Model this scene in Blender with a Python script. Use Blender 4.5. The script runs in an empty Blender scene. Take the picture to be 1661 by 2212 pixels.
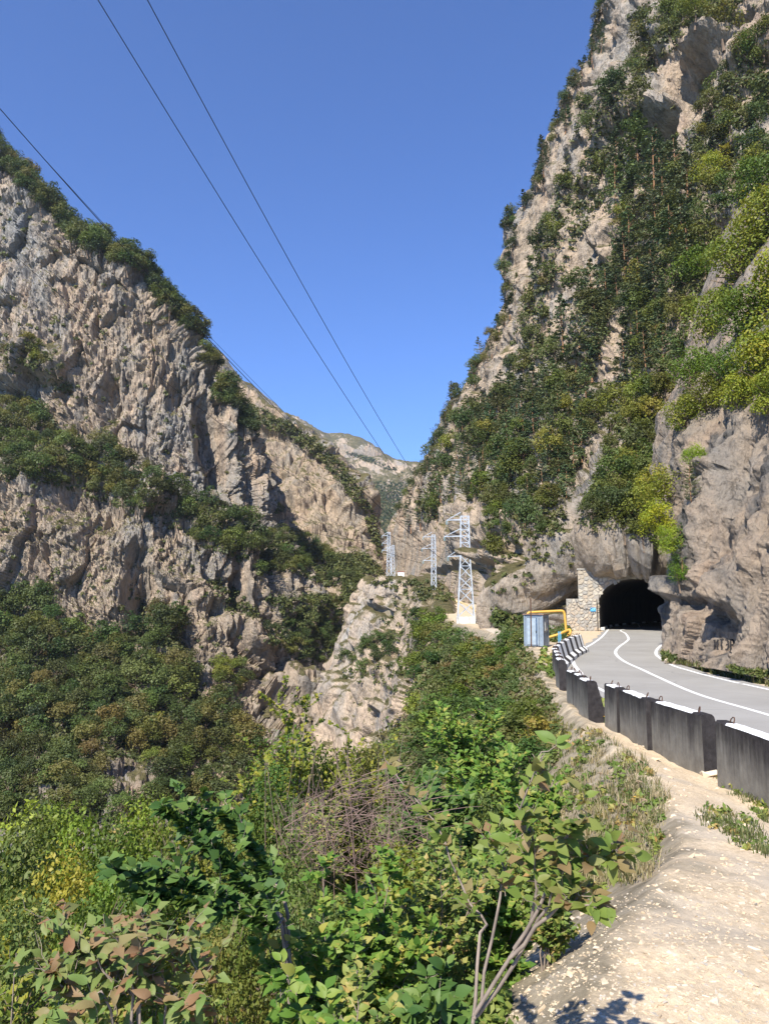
import bpy, math, random
import numpy as np
from mathutils import Matrix, Vector, Quaternion
from mathutils.bvhtree import BVHTree

# ------------------------------------------------------------------ camera, sky, sun, exposure
scn = bpy.context.scene
EYE = (0.0, 0.0, 3.0)
PITCH = math.radians(6.83)
F = 1661.0                      # focal length in units of a 1661 x 2212 picture
cam_d = bpy.data.cameras.new("camera")
cam = bpy.data.objects.new("camera", cam_d)
scn.collection.objects.link(cam)
cam.location = EYE
cam.rotation_euler = (math.pi / 2 + PITCH, 0, 0)
cam_d.sensor_fit = 'AUTO'
cam_d.sensor_width = 36.0
cam_d.lens = 36.0 * F / 2212.0
cam_d.clip_start = 0.05
cam_d.clip_end = 20000
scn.camera = cam

SUN_AZ = math.radians(206)      # clockwise from +Y
SUN_EL = math.radians(45)
world = bpy.data.worlds.new("World")
scn.world = world
world.use_nodes = True
wn = world.node_tree
wn.nodes.clear()
sky = wn.nodes.new("ShaderNodeTexSky")
sky.sky_type = 'NISHITA'
sky.sun_disc = False
sky.sun_elevation = SUN_EL
sky.sun_rotation = SUN_AZ
sky.altitude = 1500
sky.air_density = 1.0
sky.dust_density = 0.0
sky.ozone_density = 6.0
bg = wn.nodes.new("ShaderNodeBackground")
bg.inputs[1].default_value = 0.10
wo = wn.nodes.new("ShaderNodeOutputWorld")
tintn = wn.nodes.new("ShaderNodeMix"); tintn.data_type = 'RGBA'; tintn.blend_type = 'MULTIPLY'
tintn.inputs[0].default_value = 1.0; tintn.inputs[7].default_value = (0.64, 0.86, 1.20, 1)
wn.links.new(sky.outputs[0], tintn.inputs[6])
wn.links.new(tintn.outputs[2], bg.inputs[0])
wn.links.new(bg.outputs[0], wo.inputs[0])

sun_d = bpy.data.lights.new("sun", 'SUN')
sun_d.energy = 4.6
sun_d.angle = math.radians(0.5)
sun_d.color = (1.0, 0.94, 0.84)
sun = bpy.data.objects.new("sun", sun_d)
scn.collection.objects.link(sun)
to_sun = Vector((math.sin(SUN_AZ) * math.cos(SUN_EL), math.cos(SUN_AZ) * math.cos(SUN_EL), math.sin(SUN_EL)))
sun.rotation_euler = to_sun.to_track_quat('Z', 'Y').to_euler()
sun.location = (0, -20, 60)

scn.view_settings.view_transform = 'Standard'
scn.view_settings.look = 'None'
scn.view_settings.exposure = 0.95
scn.view_settings.gamma = 1.0
scn.view_settings.use_curve_mapping = False
scn.cycles.max_bounces = 6
scn.cycles.diffuse_bounces = 3
scn.cycles.transparent_max_bounces = 8

rnd = random.Random(7)
RNG = np.random.default_rng(11)
COL = scn.collection

# ------------------------------------------------------------------ helpers: points
CP, SP = math.cos(PITCH), math.sin(PITCH)


def ray(x, y):
    u = (x - 830.5) / F
    v = (1106.0 - y) / F
    return np.stack(np.broadcast_arrays(u, CP - v * SP, SP + v * CP), -1)


def P(x, y, d):
    x, y, d = (np.asarray(a, float) for a in (x, y, d))
    r = ray(x, y)
    return np.array(EYE) + r * (d / r[..., 1])[..., None]


def proj(V):
    V = np.asarray(V, float) - np.array(EYE)
    fwd = V[..., 1] * CP + V[..., 2] * SP
    up = -V[..., 1] * SP + V[..., 2] * CP
    fwd = np.where(np.abs(fwd) < 1e-6, 1e-6, fwd)
    return 830.5 + F * V[..., 0] / fwd, 1106.0 - F * up / fwd, fwd


def road_z(Y):
    return np.interp(Y, [-50, 34, 44, 75, 140], [0, 0, 0.22, 0.42, 0.7])


def G(x, y, h=0.0):
    """point of the road surface (raised by h) seen in direction x, y"""
    d = 30.0
    r = ray(x, y)
    for _ in range(40):
        d = 0.5 * d + 0.5 * max(2.0, (road_z(d) + h - EYE[2]) / (r[2] / r[1]))
    return np.array(EYE) + r * (d / r[1])


def catmull(ctrl, n):
    """n points on a Catmull-Rom curve through ctrl (first axis)"""
    c = np.asarray(ctrl, float)
    m = len(c)
    c = np.concatenate([2 * c[:1] - c[1:2], c, 2 * c[-1:] - c[-2:-1]])
    t = np.linspace(0, m - 1, n)
    i = np.minimum(t.astype(int), m - 2)
    f = (t - i).reshape((-1,) + (1,) * (c.ndim - 1))
    p0, p1, p2, p3 = c[i], c[i + 1], c[i + 2], c[i + 3]
    return 0.5 * (2 * p1 + (p2 - p0) * f + (2 * p0 - 5 * p1 + 4 * p2 - p3) * f ** 2 + (3 * p1 - p0 - 3 * p2 + p3) * f ** 3)


def in_poly(x, y, poly):
    x = np.asarray(x); y = np.asarray(y)
    inside = np.zeros(x.shape, bool)
    n = len(poly)
    for i in range(n):
        x1, y1 = poly[i]; x2, y2 = poly[(i + 1) % n]
        c = ((y1 > y) != (y2 > y)) & (x < (x2 - x1) * (y - y1) / ((y2 - y1) or 1e-9) + x1)
        inside ^= c
    return inside

# ------------------------------------------------------------------ helpers: noise


def _h(ix, iy, iz, s):
    h = (ix.astype(np.int64) * 374761393 + iy.astype(np.int64) * 668265263 + iz.astype(np.int64) * 2147483647 + s * 974634637) & 0xFFFFFFFF
    h = ((h ^ (h >> 13)) * 1274126177) & 0xFFFFFFFF
    h = ((h ^ (h >> 16)) * 2246822519) & 0xFFFFFFFF
    return (h ^ (h >> 15)) & 0xFFFFFFFF


def perlin(p, seed=0):
    i = np.floor(p).astype(np.int64)
    f = p - i
    w = f * f * f * (f * (f * 6 - 15) + 10)
    out = 0
    for dx in (0, 1):
        for dy in (0, 1):
            for dz in (0, 1):
                h = _h(i[:, 0] + dx, i[:, 1] + dy, i[:, 2] + dz, seed)
                gx = (h & 1023) / 511.5 - 1
                gy = ((h >> 10) & 1023) / 511.5 - 1
                gz = ((h >> 20) & 1023) / 511.5 - 1
                d = gx * (f[:, 0] - dx) + gy * (f[:, 1] - dy) + gz * (f[:, 2] - dz)
                d = d * (w[:, 0] if dx else 1 - w[:, 0]) * (w[:, 1] if dy else 1 - w[:, 1]) * (w[:, 2] if dz else 1 - w[:, 2])
                out = out + d
    return out


def fbm(p, seed=0, octv=4, lac=2.03, gain=0.5):
    a, s, out = 1.0, 1.0, 0
    for o in range(octv):
        out = out + a * perlin(p * s, seed + o)
        a *= gain; s *= lac
    return out


def ridged(p, seed=0, octv=4, gain=0.55):
    a, s, out = 1.0, 1.0, 0
    for o in range(octv):
        out = out + a * (1 - 2.2 * np.abs(perlin(p * s, seed + o)))
        a *= gain; s *= 2.1
    return out


def facets(p, seed=0):
    """block-like relief: each Worley cell is a plane of its own height and tilt"""
    i = np.floor(p).astype(np.int64)
    best = np.full(len(p), 9e9); val = np.zeros(len(p)); sec = np.full(len(p), 9e9)
    for dx in (-1, 0, 1):
        for dy in (-1, 0, 1):
            for dz in (-1, 0, 1):
                cx, cy, cz = i[:, 0] + dx, i[:, 1] + dy, i[:, 2] + dz
                h = _h(cx, cy, cz, seed)
                qx = cx + (h & 1023) / 1023 - p[:, 0]
                qy = cy + ((h >> 10) & 1023) / 1023 - p[:, 1]
                qz = cz + ((h >> 20) & 1023) / 1023 - p[:, 2]
                d = qx * qx + qy * qy + qz * qz
                h2 = _h(cx, cy, cz, seed + 77)
                v = ((h2 & 1023) / 1023 - 0.5) + 0.55 * (qx * (((h2 >> 10) & 255) / 127.5 - 1) + qy * (((h2 >> 18) & 255) / 127.5 - 1) + qz * (((h2 >> 24) & 255) / 127.5 - 1))
                m = d < best
                sec = np.where(m, best, np.minimum(sec, d))
                val = np.where(m, v, val)
                best = np.where(m, d, best)
    return val, np.sqrt(sec) - np.sqrt(best)

# ------------------------------------------------------------------ helpers: meshes and objects


def mk_mesh(name, V, Fc, mats=(), tint=None, smooth=False, mat_idx=None, vattr=None):
    V = np.asarray(V, np.float32); Fc = np.asarray(Fc, np.int32)
    me = bpy.data.meshes.new(name)
    n, k = Fc.shape
    me.vertices.add(len(V)); me.vertices.foreach_set("co", V.ravel())
    me.loops.add(n * k); me.loops.foreach_set("vertex_index", Fc.ravel())
    me.polygons.add(n)
    me.polygons.foreach_set("loop_start", np.arange(0, n * k, k, dtype=np.int32))
    me.polygons.foreach_set("use_smooth", np.full(n, bool(smooth)))
    for m in mats:
        me.materials.append(m)
    if mat_idx is not None:
        me.polygons.foreach_set("material_index", np.asarray(mat_idx, np.int32))
    if tint is not None:
        a = me.attributes.new("tint", 'FLOAT', 'FACE')
        a.data.foreach_set("value", np.asarray(tint, np.float32))
    for key, val in (vattr or {}).items():
        a = me.attributes.new(key, 'FLOAT', 'POINT')
        a.data.foreach_set("value", np.asarray(val, np.float32))
    me.update(calc_edges=True)
    return me


def ob(name, data, parent=None, loc=None, mat=None):
    o = bpy.data.objects.new(name, data)
    COL.objects.link(o)
    if mat is not None:
        o.matrix_basis = mat
    elif loc is not None:
        o.location = loc
    if parent is not None:
        o.parent = parent
    return o


def tag(o, label=None, cat=None, group=None, kind=None):
    if label: o["label"] = label
    if cat: o["category"] = cat
    if group: o["group"] = group
    if kind: o["kind"] = kind
    return o


class MB:
    """collects quads for one mesh"""
    def __init__(s):
        s.v, s.f, s.m, s.n = [], [], [], 0

    def add(s, V, Fc, mi=0):
        V = np.asarray(V, float); Fc = np.asarray(Fc, int)
        if Fc.shape[1] == 3:
            Fc = np.concatenate([Fc, Fc[:, 2:]], 1)
            Fc = Fc[:, [0, 1, 2, 2]]
        s.v.append(V); s.f.append(Fc + s.n); s.m.append(np.full(len(Fc), mi)); s.n += len(V)
        return s

    def box(s, c, size, R=None, mi=0):
        x, y, z = (a / 2 for a in size)
        V = np.array([[-x, -y, -z], [x, -y, -z], [x, y, -z], [-x, y, -z], [-x, -y, z], [x, -y, z], [x, y, z], [-x, y, z]])
        if R is not None:
            V = V @ np.asarray(R).T
        return s.add(V + np.asarray(c), BOXF, mi)

    def beam(s, a, b, w, mi=0):
        a, b = np.asarray(a, float), np.asarray(b, float)
        d = b - a; L = np.linalg.norm(d)
        if L < 1e-6: return s
        d /= L
        up = np.array([0, 0, 1.0]) if abs(d[2]) < 0.9 else np.array([1.0, 0, 0])
        x = np.cross(up, d); x /= np.linalg.norm(x); y = np.cross(d, x)
        return s.box((a + b) / 2, (w, w, L), np.stack([x, y, d], 1), mi)

    def tube(s, pts, rad, k=6, mi=0, cap=True):
        pts = np.asarray(pts, float); n = len(pts)
        rad = np.broadcast_to(np.asarray(rad, float), (n,))
        T = np.gradient(pts, axis=0); T /= np.linalg.norm(T, axis=1)[:, None] + 1e-12
        ref = np.array([0.13, 0.31, 0.94]) if abs(T[:, 2].mean()) < 0.8 else np.array([1.0, 0.1, 0])
        X = np.cross(ref, T); X /= np.linalg.norm(X, axis=1)[:, None] + 1e-12
        Y = np.cross(T, X)
        a = np.arange(k) * 2 * math.pi / k
        V = pts[:, None] + rad[:, None, None] * (np.cos(a)[None, :, None] * X[:, None] + np.sin(a)[None, :, None] * Y[:, None])
        i, j = np.meshgrid(np.arange(n - 1), np.arange(k), indexing='ij')
        f = np.stack([i * k + j, i * k + (j + 1) % k, (i + 1) * k + (j + 1) % k, (i + 1) * k + j], -1).reshape(-1, 4)
        V = V.reshape(-1, 3)
        s.add(V, f, mi)
        return s

    def arrays(s):
        return np.concatenate(s.v), np.concatenate(s.f), np.concatenate(s.m)

    def mesh(s, name, mats, smooth=False):
        V, f, m = s.arrays()
        tri = f[:, 2] == f[:, 3]
        if tri.any():
            me = bpy.data.meshes.new(name)
            me.from_pydata(V.tolist(), [], [r[:3].tolist() if t else r.tolist() for r, t in zip(f, tri)])
            for x in mats: me.materials.append(x)
            me.polygons.foreach_set("material_index", m.astype(np.int32))
            me.polygons.foreach_set("use_smooth", np.full(len(m), bool(smooth)))
            me.update()
            return me
        return mk_mesh(name, V, f, mats, smooth=smooth, mat_idx=m)


BOXF = np.array([[0, 3, 2, 1], [4, 5, 6, 7], [0, 1, 5, 4], [1, 2, 6, 5], [2, 3, 7, 6], [3, 0, 4, 7]])


def bevel(me, w, seg=1):
    import bmesh
    bm = bmesh.new(); bm.from_mesh(me)
    bmesh.ops.bevel(bm, geom=list(bm.edges), offset=w, segments=seg, affect='EDGES', profile=0.6)
    bm.to_mesh(me); bm.free()
    return me

# ------------------------------------------------------------------ helpers: materials


def mat_new(name):
    m = bpy.data.materials.new(name)
    m.use_nodes = True
    nt = m.node_tree
    b = nt.nodes["Principled BSDF"]
    return m, nt, b


def N(nt, typ, **kw):
    n = nt.nodes.new(typ)
    for k, v in kw.items():
        if k.startswith("i_"):
            key = k[2:]
            n.inputs[int(key) if key.isdigit() else key].default_value = v
        else:
            setattr(n, k, v)
    return n


def L(nt, a, b):
    nt.links.new(a, b)


def ramp(nt, stops, src=None, interp='LINEAR'):
    r = nt.nodes.new("ShaderNodeValToRGB")
    r.color_ramp.interpolation = interp
    e = r.color_ramp.elements
    while len(e) > 1:
        e.remove(e[-1])
    e[0].position, e[0].color = stops[0][0], tuple(stops[0][1]) + (1,)
    for p, c in stops[1:]:
        x = e.new(p); x.color = tuple(c) + (1,)
    if src is not None:
        L(nt, src, r.inputs[0])
    return r


def noise(nt, vec, scale, detail=4, rough=0.55, dist=0.0):
    n = N(nt, "ShaderNodeTexNoise")
    n.inputs["Scale"].default_value = scale
    n.inputs["Detail"].default_value = detail
    n.inputs["Roughness"].default_value = rough
    n.inputs["Distortion"].default_value = dist
    if vec is not None: L(nt, vec, n.inputs["Vector"])
    return n.outputs[0]


def mapping(nt, vec, scale=(1, 1, 1), rot=(0, 0, 0)):
    n = N(nt, "ShaderNodeMapping")
    n.inputs["Scale"].default_value = scale
    n.inputs["Rotation"].default_value = rot
    L(nt, vec, n.inputs["Vector"])
    return n.outputs[0]


def mix(nt, fac, a, b, mode='MIX'):
    n = N(nt, "ShaderNodeMix", data_type='RGBA', blend_type=mode)
    for sock, v in ((n.inputs[0], fac), (n.inputs[6], a), (n.inputs[7], b)):
        if hasattr(v, "is_linked"): L(nt, v, sock)
        elif isinstance(v, (int, float)): sock.default_value = v
        else: sock.default_value = tuple(v) + (1,)
    return n.outputs[2]


def math_(nt, op, a, b=0.0, c=None, clamp=False):
    n = N(nt, "ShaderNodeMath", operation=op, use_clamp=clamp)
    for k, v in enumerate((a, b) if c is None else (a, b, c)):
        if hasattr(v, "is_linked"): L(nt, v, n.inputs[k])
        else: n.inputs[k].default_value = v
    return n.outputs[0]


def bump(nt, h, strength, dist, prev=None):
    n = N(nt, "ShaderNodeBump")
    n.inputs["Strength"].default_value = strength
    n.inputs["Distance"].default_value = dist
    L(nt, h, n.inputs["Height"])
    if prev is not None: L(nt, prev, n.inputs["Normal"])
    return n.outputs[0]


def geo_pos(nt):
    return N(nt, "ShaderNodeNewGeometry").outputs["Position"]


def obj_co(nt):
    return N(nt, "ShaderNodeTexCoord").outputs["Object"]


def plain(name, col, rough=0.6, metal=0.0, var=0.12, scale=6.0, bmp=0.0):
    m, nt, b = mat_new(name)
    c = obj_co(nt)
    nz = noise(nt, c, scale, 5, 0.6)
    r = ramp(nt, [(0.3, [x * (1 - var) for x in col]), (0.7, [min(1, x * (1 + var)) for x in col])], nz)
    L(nt, r.outputs[0], b.inputs["Base Color"])
    b.inputs["Roughness"].default_value = rough
    b.inputs["Metallic"].default_value = metal
    b.inputs["Specular IOR Level"].default_value = 0.3
    if bmp:
        L(nt, bump(nt, noise(nt, c, scale * 5, 4), bmp, 0.01), b.inputs["Normal"])
    return m


def rock_mat(name, scale=1.0, warm=1.0, streak=0.5, grass=0.0, light=1.0, grey_amt=0.5, stain=0.35, rough=1.0):
    """limestone: beige and pinkish beds, grey weathering, vertical dark water stains, moss and turf on flat ledges"""
    m, nt, b = mat_new(name)
    p = geo_pos(nt)
    big = noise(nt, mapping(nt, p, (1, 1, 0.6)), 0.03 / scale, 6, 0.6)
    mid = noise(nt, mapping(nt, p, (1, 1, 0.45)), 0.16 / scale, 6, 0.65, 0.4)
    fine = noise(nt, p, 1.1 / scale, 6, 0.7)
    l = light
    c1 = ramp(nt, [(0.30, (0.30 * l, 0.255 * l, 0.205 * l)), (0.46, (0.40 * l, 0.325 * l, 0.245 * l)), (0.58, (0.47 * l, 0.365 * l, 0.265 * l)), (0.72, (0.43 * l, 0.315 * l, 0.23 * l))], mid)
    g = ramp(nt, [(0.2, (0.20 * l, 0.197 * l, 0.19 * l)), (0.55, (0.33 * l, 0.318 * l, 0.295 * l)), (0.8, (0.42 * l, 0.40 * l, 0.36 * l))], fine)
    gm = ramp(nt, [(0.5 - 0.2 * grey_amt - 0.03, (1, 1, 1)), (0.5 + 0.12 - 0.2 * (1 - grey_amt), (0, 0, 0))], math_(nt, 'ADD', math_(nt, 'MULTIPLY', big, 0.55), math_(nt, 'MULTIPLY', mid, 0.45)))
    col = mix(nt, gm.outputs[0], c1.outputs[0], g.outputs[0])
    st = noise(nt, mapping(nt, p, (1, 1, 0.10)), 0.55 / scale, 5, 0.6)
    stm = ramp(nt, [(0.50, (0, 0, 0)), (0.66, (1, 1, 1))], st)
    col = mix(nt, math_(nt, 'MULTIPLY', stm.outputs[0], stain), col, (0.10, 0.098, 0.095))
    spec = ramp(nt, [(0.34, (0.50, 0.48, 0.46)), (0.5, (1, 1, 1)), (0.72, (1.22, 1.19, 1.14))], noise(nt, mapping(nt, p, (1, 1, 0.6)), 1.6 / scale, 7, 0.8))
    col = mix(nt, 0.8, col, spec.outputs[0], 'MULTIPLY')
    if grass > 0:
        nz = N(nt, "ShaderNodeSeparateXYZ")
        L(nt, N(nt, "ShaderNodeNewGeometry").outputs["Normal"], nz.inputs[0])
        gn = noise(nt, p, 0.35 / scale, 5, 0.7)
        k = math_(nt, 'ADD', nz.outputs[2], math_(nt, 'MULTIPLY', math_(nt, 'SUBTRACT', gn, 0.5), 1.1))
        gk = ramp(nt, [(0.62 - 0.3 * grass, (0, 0, 0)), (0.80 - 0.3 * grass, (1, 1, 1))], k)
        gc = ramp(nt, [(0.3, (0.06, 0.064, 0.024)), (0.55, (0.125, 0.108, 0.05)), (0.75, (0.20, 0.16, 0.09))], noise(nt, p, 0.9 / scale, 4, 0.7))
        col = mix(nt, gk.outputs[0], col, gc.outputs[0])
    L(nt, col, b.inputs["Base Color"])
    b.inputs["Roughness"].default_value = 0.93
    b.inputs["Specular IOR Level"].default_value = 0.15
    h1 = noise(nt, mapping(nt, p, (1, 1, 0.5)), 0.55 / scale, 9, 0.72, 0.5)
    vo = N(nt, "ShaderNodeTexVoronoi", feature='F1')
    vo.inputs["Scale"].default_value = 0.55 / scale
    vo.inputs["Detail"].default_value = 3.0
    vo.inputs["Roughness"].default_value = 0.6
    L(nt, mapping(nt, p, (1, 1, 0.42)), vo.inputs["Vector"])
    nrm = bump(nt, h1, 0.7, 1.3 * scale * rough)
    nrm = bump(nt, vo.outputs[0], 0.5, 0.8 * scale * rough, nrm)
    nrm = bump(nt, noise(nt, mapping(nt, p, (1, 1, 0.35)), 2.6 / scale, 6, 0.75), 0.6, 0.3 * scale * rough, nrm)
    L(nt, nrm, b.inputs["Normal"])
    return m


def leaf_mat(name, stops, trans=0.3, rough=0.5, spec=0.25):
    """foliage: colour picked by a per-clump value and a per-object value; light passes through the blades"""
    m, nt, b = mat_new(name)
    at = N(nt, "ShaderNodeAttribute", attribute_name="tint")
    oi = N(nt, "ShaderNodeObjectInfo")
    v = math_(nt, 'FRACT', math_(nt, 'ADD', at.outputs["Fac"], math_(nt, 'MULTIPLY', oi.outputs["Random"], 0.999)))
    # fold so neighbours in value stay neighbours in colour
    v = math_(nt, 'PINGPONG', math_(nt, 'MULTIPLY', v, 2.0), 1.0)
    r = ramp(nt, stops, v)
    c = mix(nt, 1.0, r.outputs[0], oi.outputs["Color"], 'MULTIPLY')
    L(nt, c, b.inputs["Base Color"])
    b.inputs["Roughness"].default_value = rough
    b.inputs["Specular IOR Level"].default_value = spec
    tr = N(nt, "ShaderNodeBsdfTranslucent")
    tc = mix(nt, 1.0, c, (1.25, 1.15, 0.6), 'MULTIPLY')
    L(nt, tc, tr.inputs[0])
    ms = N(nt, "ShaderNodeMixShader")
    ms.inputs[0].default_value = trans
    L(nt, b.outputs[0], ms.inputs[1]); L(nt, tr.outputs[0], ms.inputs[2])
    L(nt, ms.outputs[0], nt.nodes["Material Output"].inputs[0])
    return m


M_ROCK_L = rock_mat("limestone_far", 1.5, grass=0.28, light=0.92, grey_amt=0.45, stain=0.5)
M_ROCK_R = rock_mat("limestone_wall", 1.3, grass=0.45, light=0.98, grey_amt=0.45, stain=0.4)
M_ROCK_N = rock_mat("limestone_near", 0.75, grass=0.0, light=0.72, grey_amt=0.8, stain=0.9, rough=1.0)  # grey streaked spur rock; its half shade is also put into the darker tone
M_ROCK_B = rock_mat("limestone_buttress", 1.2, grass=0.30, light=1.1, grey_amt=0.5, stain=0.2)
M_ROCK_F = rock_mat("limestone_distant", 5.0, grass=0.22, light=0.95, grey_amt=0.4, stain=0.15)

M_LEAF = leaf_mat("leaf_mixed", [(0.0, (0.052, 0.066, 0.024)), (0.35, (0.084, 0.104, 0.033)), (0.7, (0.128, 0.145, 0.045)), (1.0, (0.158, 0.155, 0.058))])
M_LEAF_Y = leaf_mat("leaf_yellowing", [(0.0, (0.075, 0.120, 0.022)), (0.4, (0.143, 0.195, 0.030)), (0.75, (0.225, 0.247, 0.038)), (1.0, (0.315, 0.270, 0.045))], 0.35)
M_LEAF_G = leaf_mat("leaf_green", [(0.0, (0.055, 0.085, 0.024)), (0.5, (0.095, 0.130, 0.036)), (0.85, (0.15, 0.165, 0.05)), (1.0, (0.19, 0.165, 0.075))], 0.32)
M_PINE = leaf_mat("pine_needles", [(0.0, (0.055, 0.072, 0.036)), (0.5, (0.098, 0.118, 0.055)), (1.0, (0.155, 0.172, 0.085))], 0.15, 0.6)
M_BARK = plain("bark", (0.16, 0.115, 0.08), 0.9, var=0.4, scale=3)
M_PINEBARK = plain("pine_bark", (0.27, 0.145, 0.075), 0.9, var=0.35, scale=3)

# ------------------------------------------------------------------ cliffs


def net(rows, nu, nv, cols=None):
    """rows of (x, y, depth) control points -> dense grid of world points"""
    W = np.array([[P(*p) for p in r] for r in rows])
    g = catmull(W, nv)
    g = catmull(g.transpose(1, 0, 2), nu).transpose(1, 0, 2)
    return g


def grid_normals(g):
    du = np.gradient(g, axis=1); dv = np.gradient(g, axis=0)
    n = np.cross(du, dv)
    n /= np.linalg.norm(n, axis=2)[..., None] + 1e-9
    c = np.array(EYE) - g
    s = np.sign((n * c).sum(-1))
    # one consistent side for the whole sheet
    n *= np.sign(s.mean() + 1e-9)
    return n


def grid_faces(nv, nu):
    i, j = np.meshgrid(np.arange(nv - 1), np.arange(nu - 1), indexing='ij')
    a = i * nu + j
    return np.stack([a, a + 1, a + nu + 1, a + nu], -1).reshape(-1, 4)


def rock_relief(p, big, blk, fin, seed, vert=0.5, size=1.0, tilt=0.0, h=None, scal=0.0, ssz=5.0, flute=0.0):
    """relief of a limestone face in metres: buttresses, blocks, ribs"""
    q = p.copy()
    if tilt:
        q[:, 2] = q[:, 2] + tilt * q[:, 0]
    s = np.array([1, 1, vert])
    warp = np.stack([perlin(q / (9 * size), seed + 50), perlin(q / (9 * size), seed + 51), perlin(q / (9 * size), seed + 52)], 1)
    h = np.zeros(len(p)) if h is None else h
    k1 = np.clip(6.5 * size / (h * 4 + 1e-6) - 0.5, 0, 1); k2 = np.clip(2.4 * size / (h * 2.5 + 1e-6) - 0.5, 0, 1); k3 = np.clip(1.6 * size / (h * 2.5 + 1e-6) - 0.5, 0, 1)
    d = big * fbm(q * s / (28 * size), seed, 3)
    d += big * 0.45 * ridged(q * np.array([1, 1, vert * 0.6]) / (13 * size), seed + 9, 3)
    qq = q + warp * 3.0 * size
    f1, e1 = facets(qq * s / (6.5 * size), seed + 3)
    d += (blk * f1 * 1.5 - blk * 0.35 * np.exp(-(e1 / 0.06) ** 2)) * k1
    f2, e2 = facets(qq * s / (2.4 * size), seed + 4)
    c = d
    d = 0.0
    d += (fin * f2 * 1.4 - fin * 0.3 * np.exp(-(e2 / 0.08) ** 2)) * k2
    if scal:
        c = c + scal * ridged(qq * np.array([1, 1, 0.8]) / (ssz * size), seed + 12, 3, 0.5) * k1
    if flute:
        d += flute * ridged(qq * np.array([1, 1, 0.16]) / (1.5 * size), seed + 13, 4, 0.6) * k3
    f3, e3 = facets(qq * s / (1.15 * size), seed + 6)
    k4 = np.clip(1.15 * size / (h * 2 + 1e-6) - 0.4, 0, 1)
    d += (fin * 0.55 * f3 - fin * 0.2 * np.exp(-(e3 / 0.1) ** 2)) * k4
    d += fin * 0.9 * ridged(qq * np.array([1, 1, 0.22]) / (2.6 * size), seed + 8, 3) * k3
    d += fin * 0.8 * fbm(q * s / (1.6 * size), seed + 5, 3) * k3
    return c, d


def cliff(name, rows, nu, nv, mat, big, blk, fin, seed, vert=0.5, size=1.0, dents=(), tilt=0.0, label=None, cut=None, edge_fade=None, soft=1, scal=0.0, ssz=5.0, flute=0.0):
    g = net(rows, nu, nv)
    n = grid_normals(g)
    p = g.reshape(-1, 3); nn = n.reshape(-1, 3)
    hu = np.linalg.norm(np.gradient(g, axis=1), axis=2); hv = np.linalg.norm(np.gradient(g, axis=0), axis=2)
    d, dfine = rock_relief(p, big, blk, fin, seed, vert, size, tilt, np.maximum(hu, hv).ravel(), scal, ssz, flute)
    sx, sy, _ = proj(p)
    for (x, y, rx, ry, amt, rot) in dents:
        ca, sa = math.cos(rot), math.sin(rot)
        ax = ((sx - x) * ca + (sy - y) * sa) / rx
        ay = (-(sx - x) * sa + (sy - y) * ca) / ry
        rr = np.sqrt(ax ** 2 + ay ** 2) + 0.16 * perlin(p / (3.0 * size), seed + 70)
        d += amt * np.clip((1.15 - rr) / 0.5, 0, 1) ** 1.0 * (0.75 + 0.25 * np.clip(1 - rr, 0, 1))
    if edge_fade is not None:
        ef = edge_fade(sx, sy)
        d *= ef
        dfine = dfine * np.clip(ef * 1.2 + 0.35, 0, 1)
    d = d + dfine
    dg = d.reshape(nv, nu)
    for _ in range(soft):
        e = np.pad(dg, 1, mode='edge')
        dg = (e[:-2, 1:-1] + e[2:, 1:-1] + e[1:-1, :-2] + e[1:-1, 2:] + 2 * dg) / 6
    d = dg.ravel()
    V = p + nn * d[:, None]
    fc = grid_faces(nv, nu)
    if cut is not None:
        bad = cut(V)
        fc = fc[~bad[fc].any(1)]
    me = mk_mesh(name, V, fc, [mat])
    o = ob(name, me)
    tag(o, kind="structure", label=label)
    return dict(o=o, V=V, g=g, n=nn, sx=proj(V)[0], sy=proj(V)[1], fc=fc)


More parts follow.
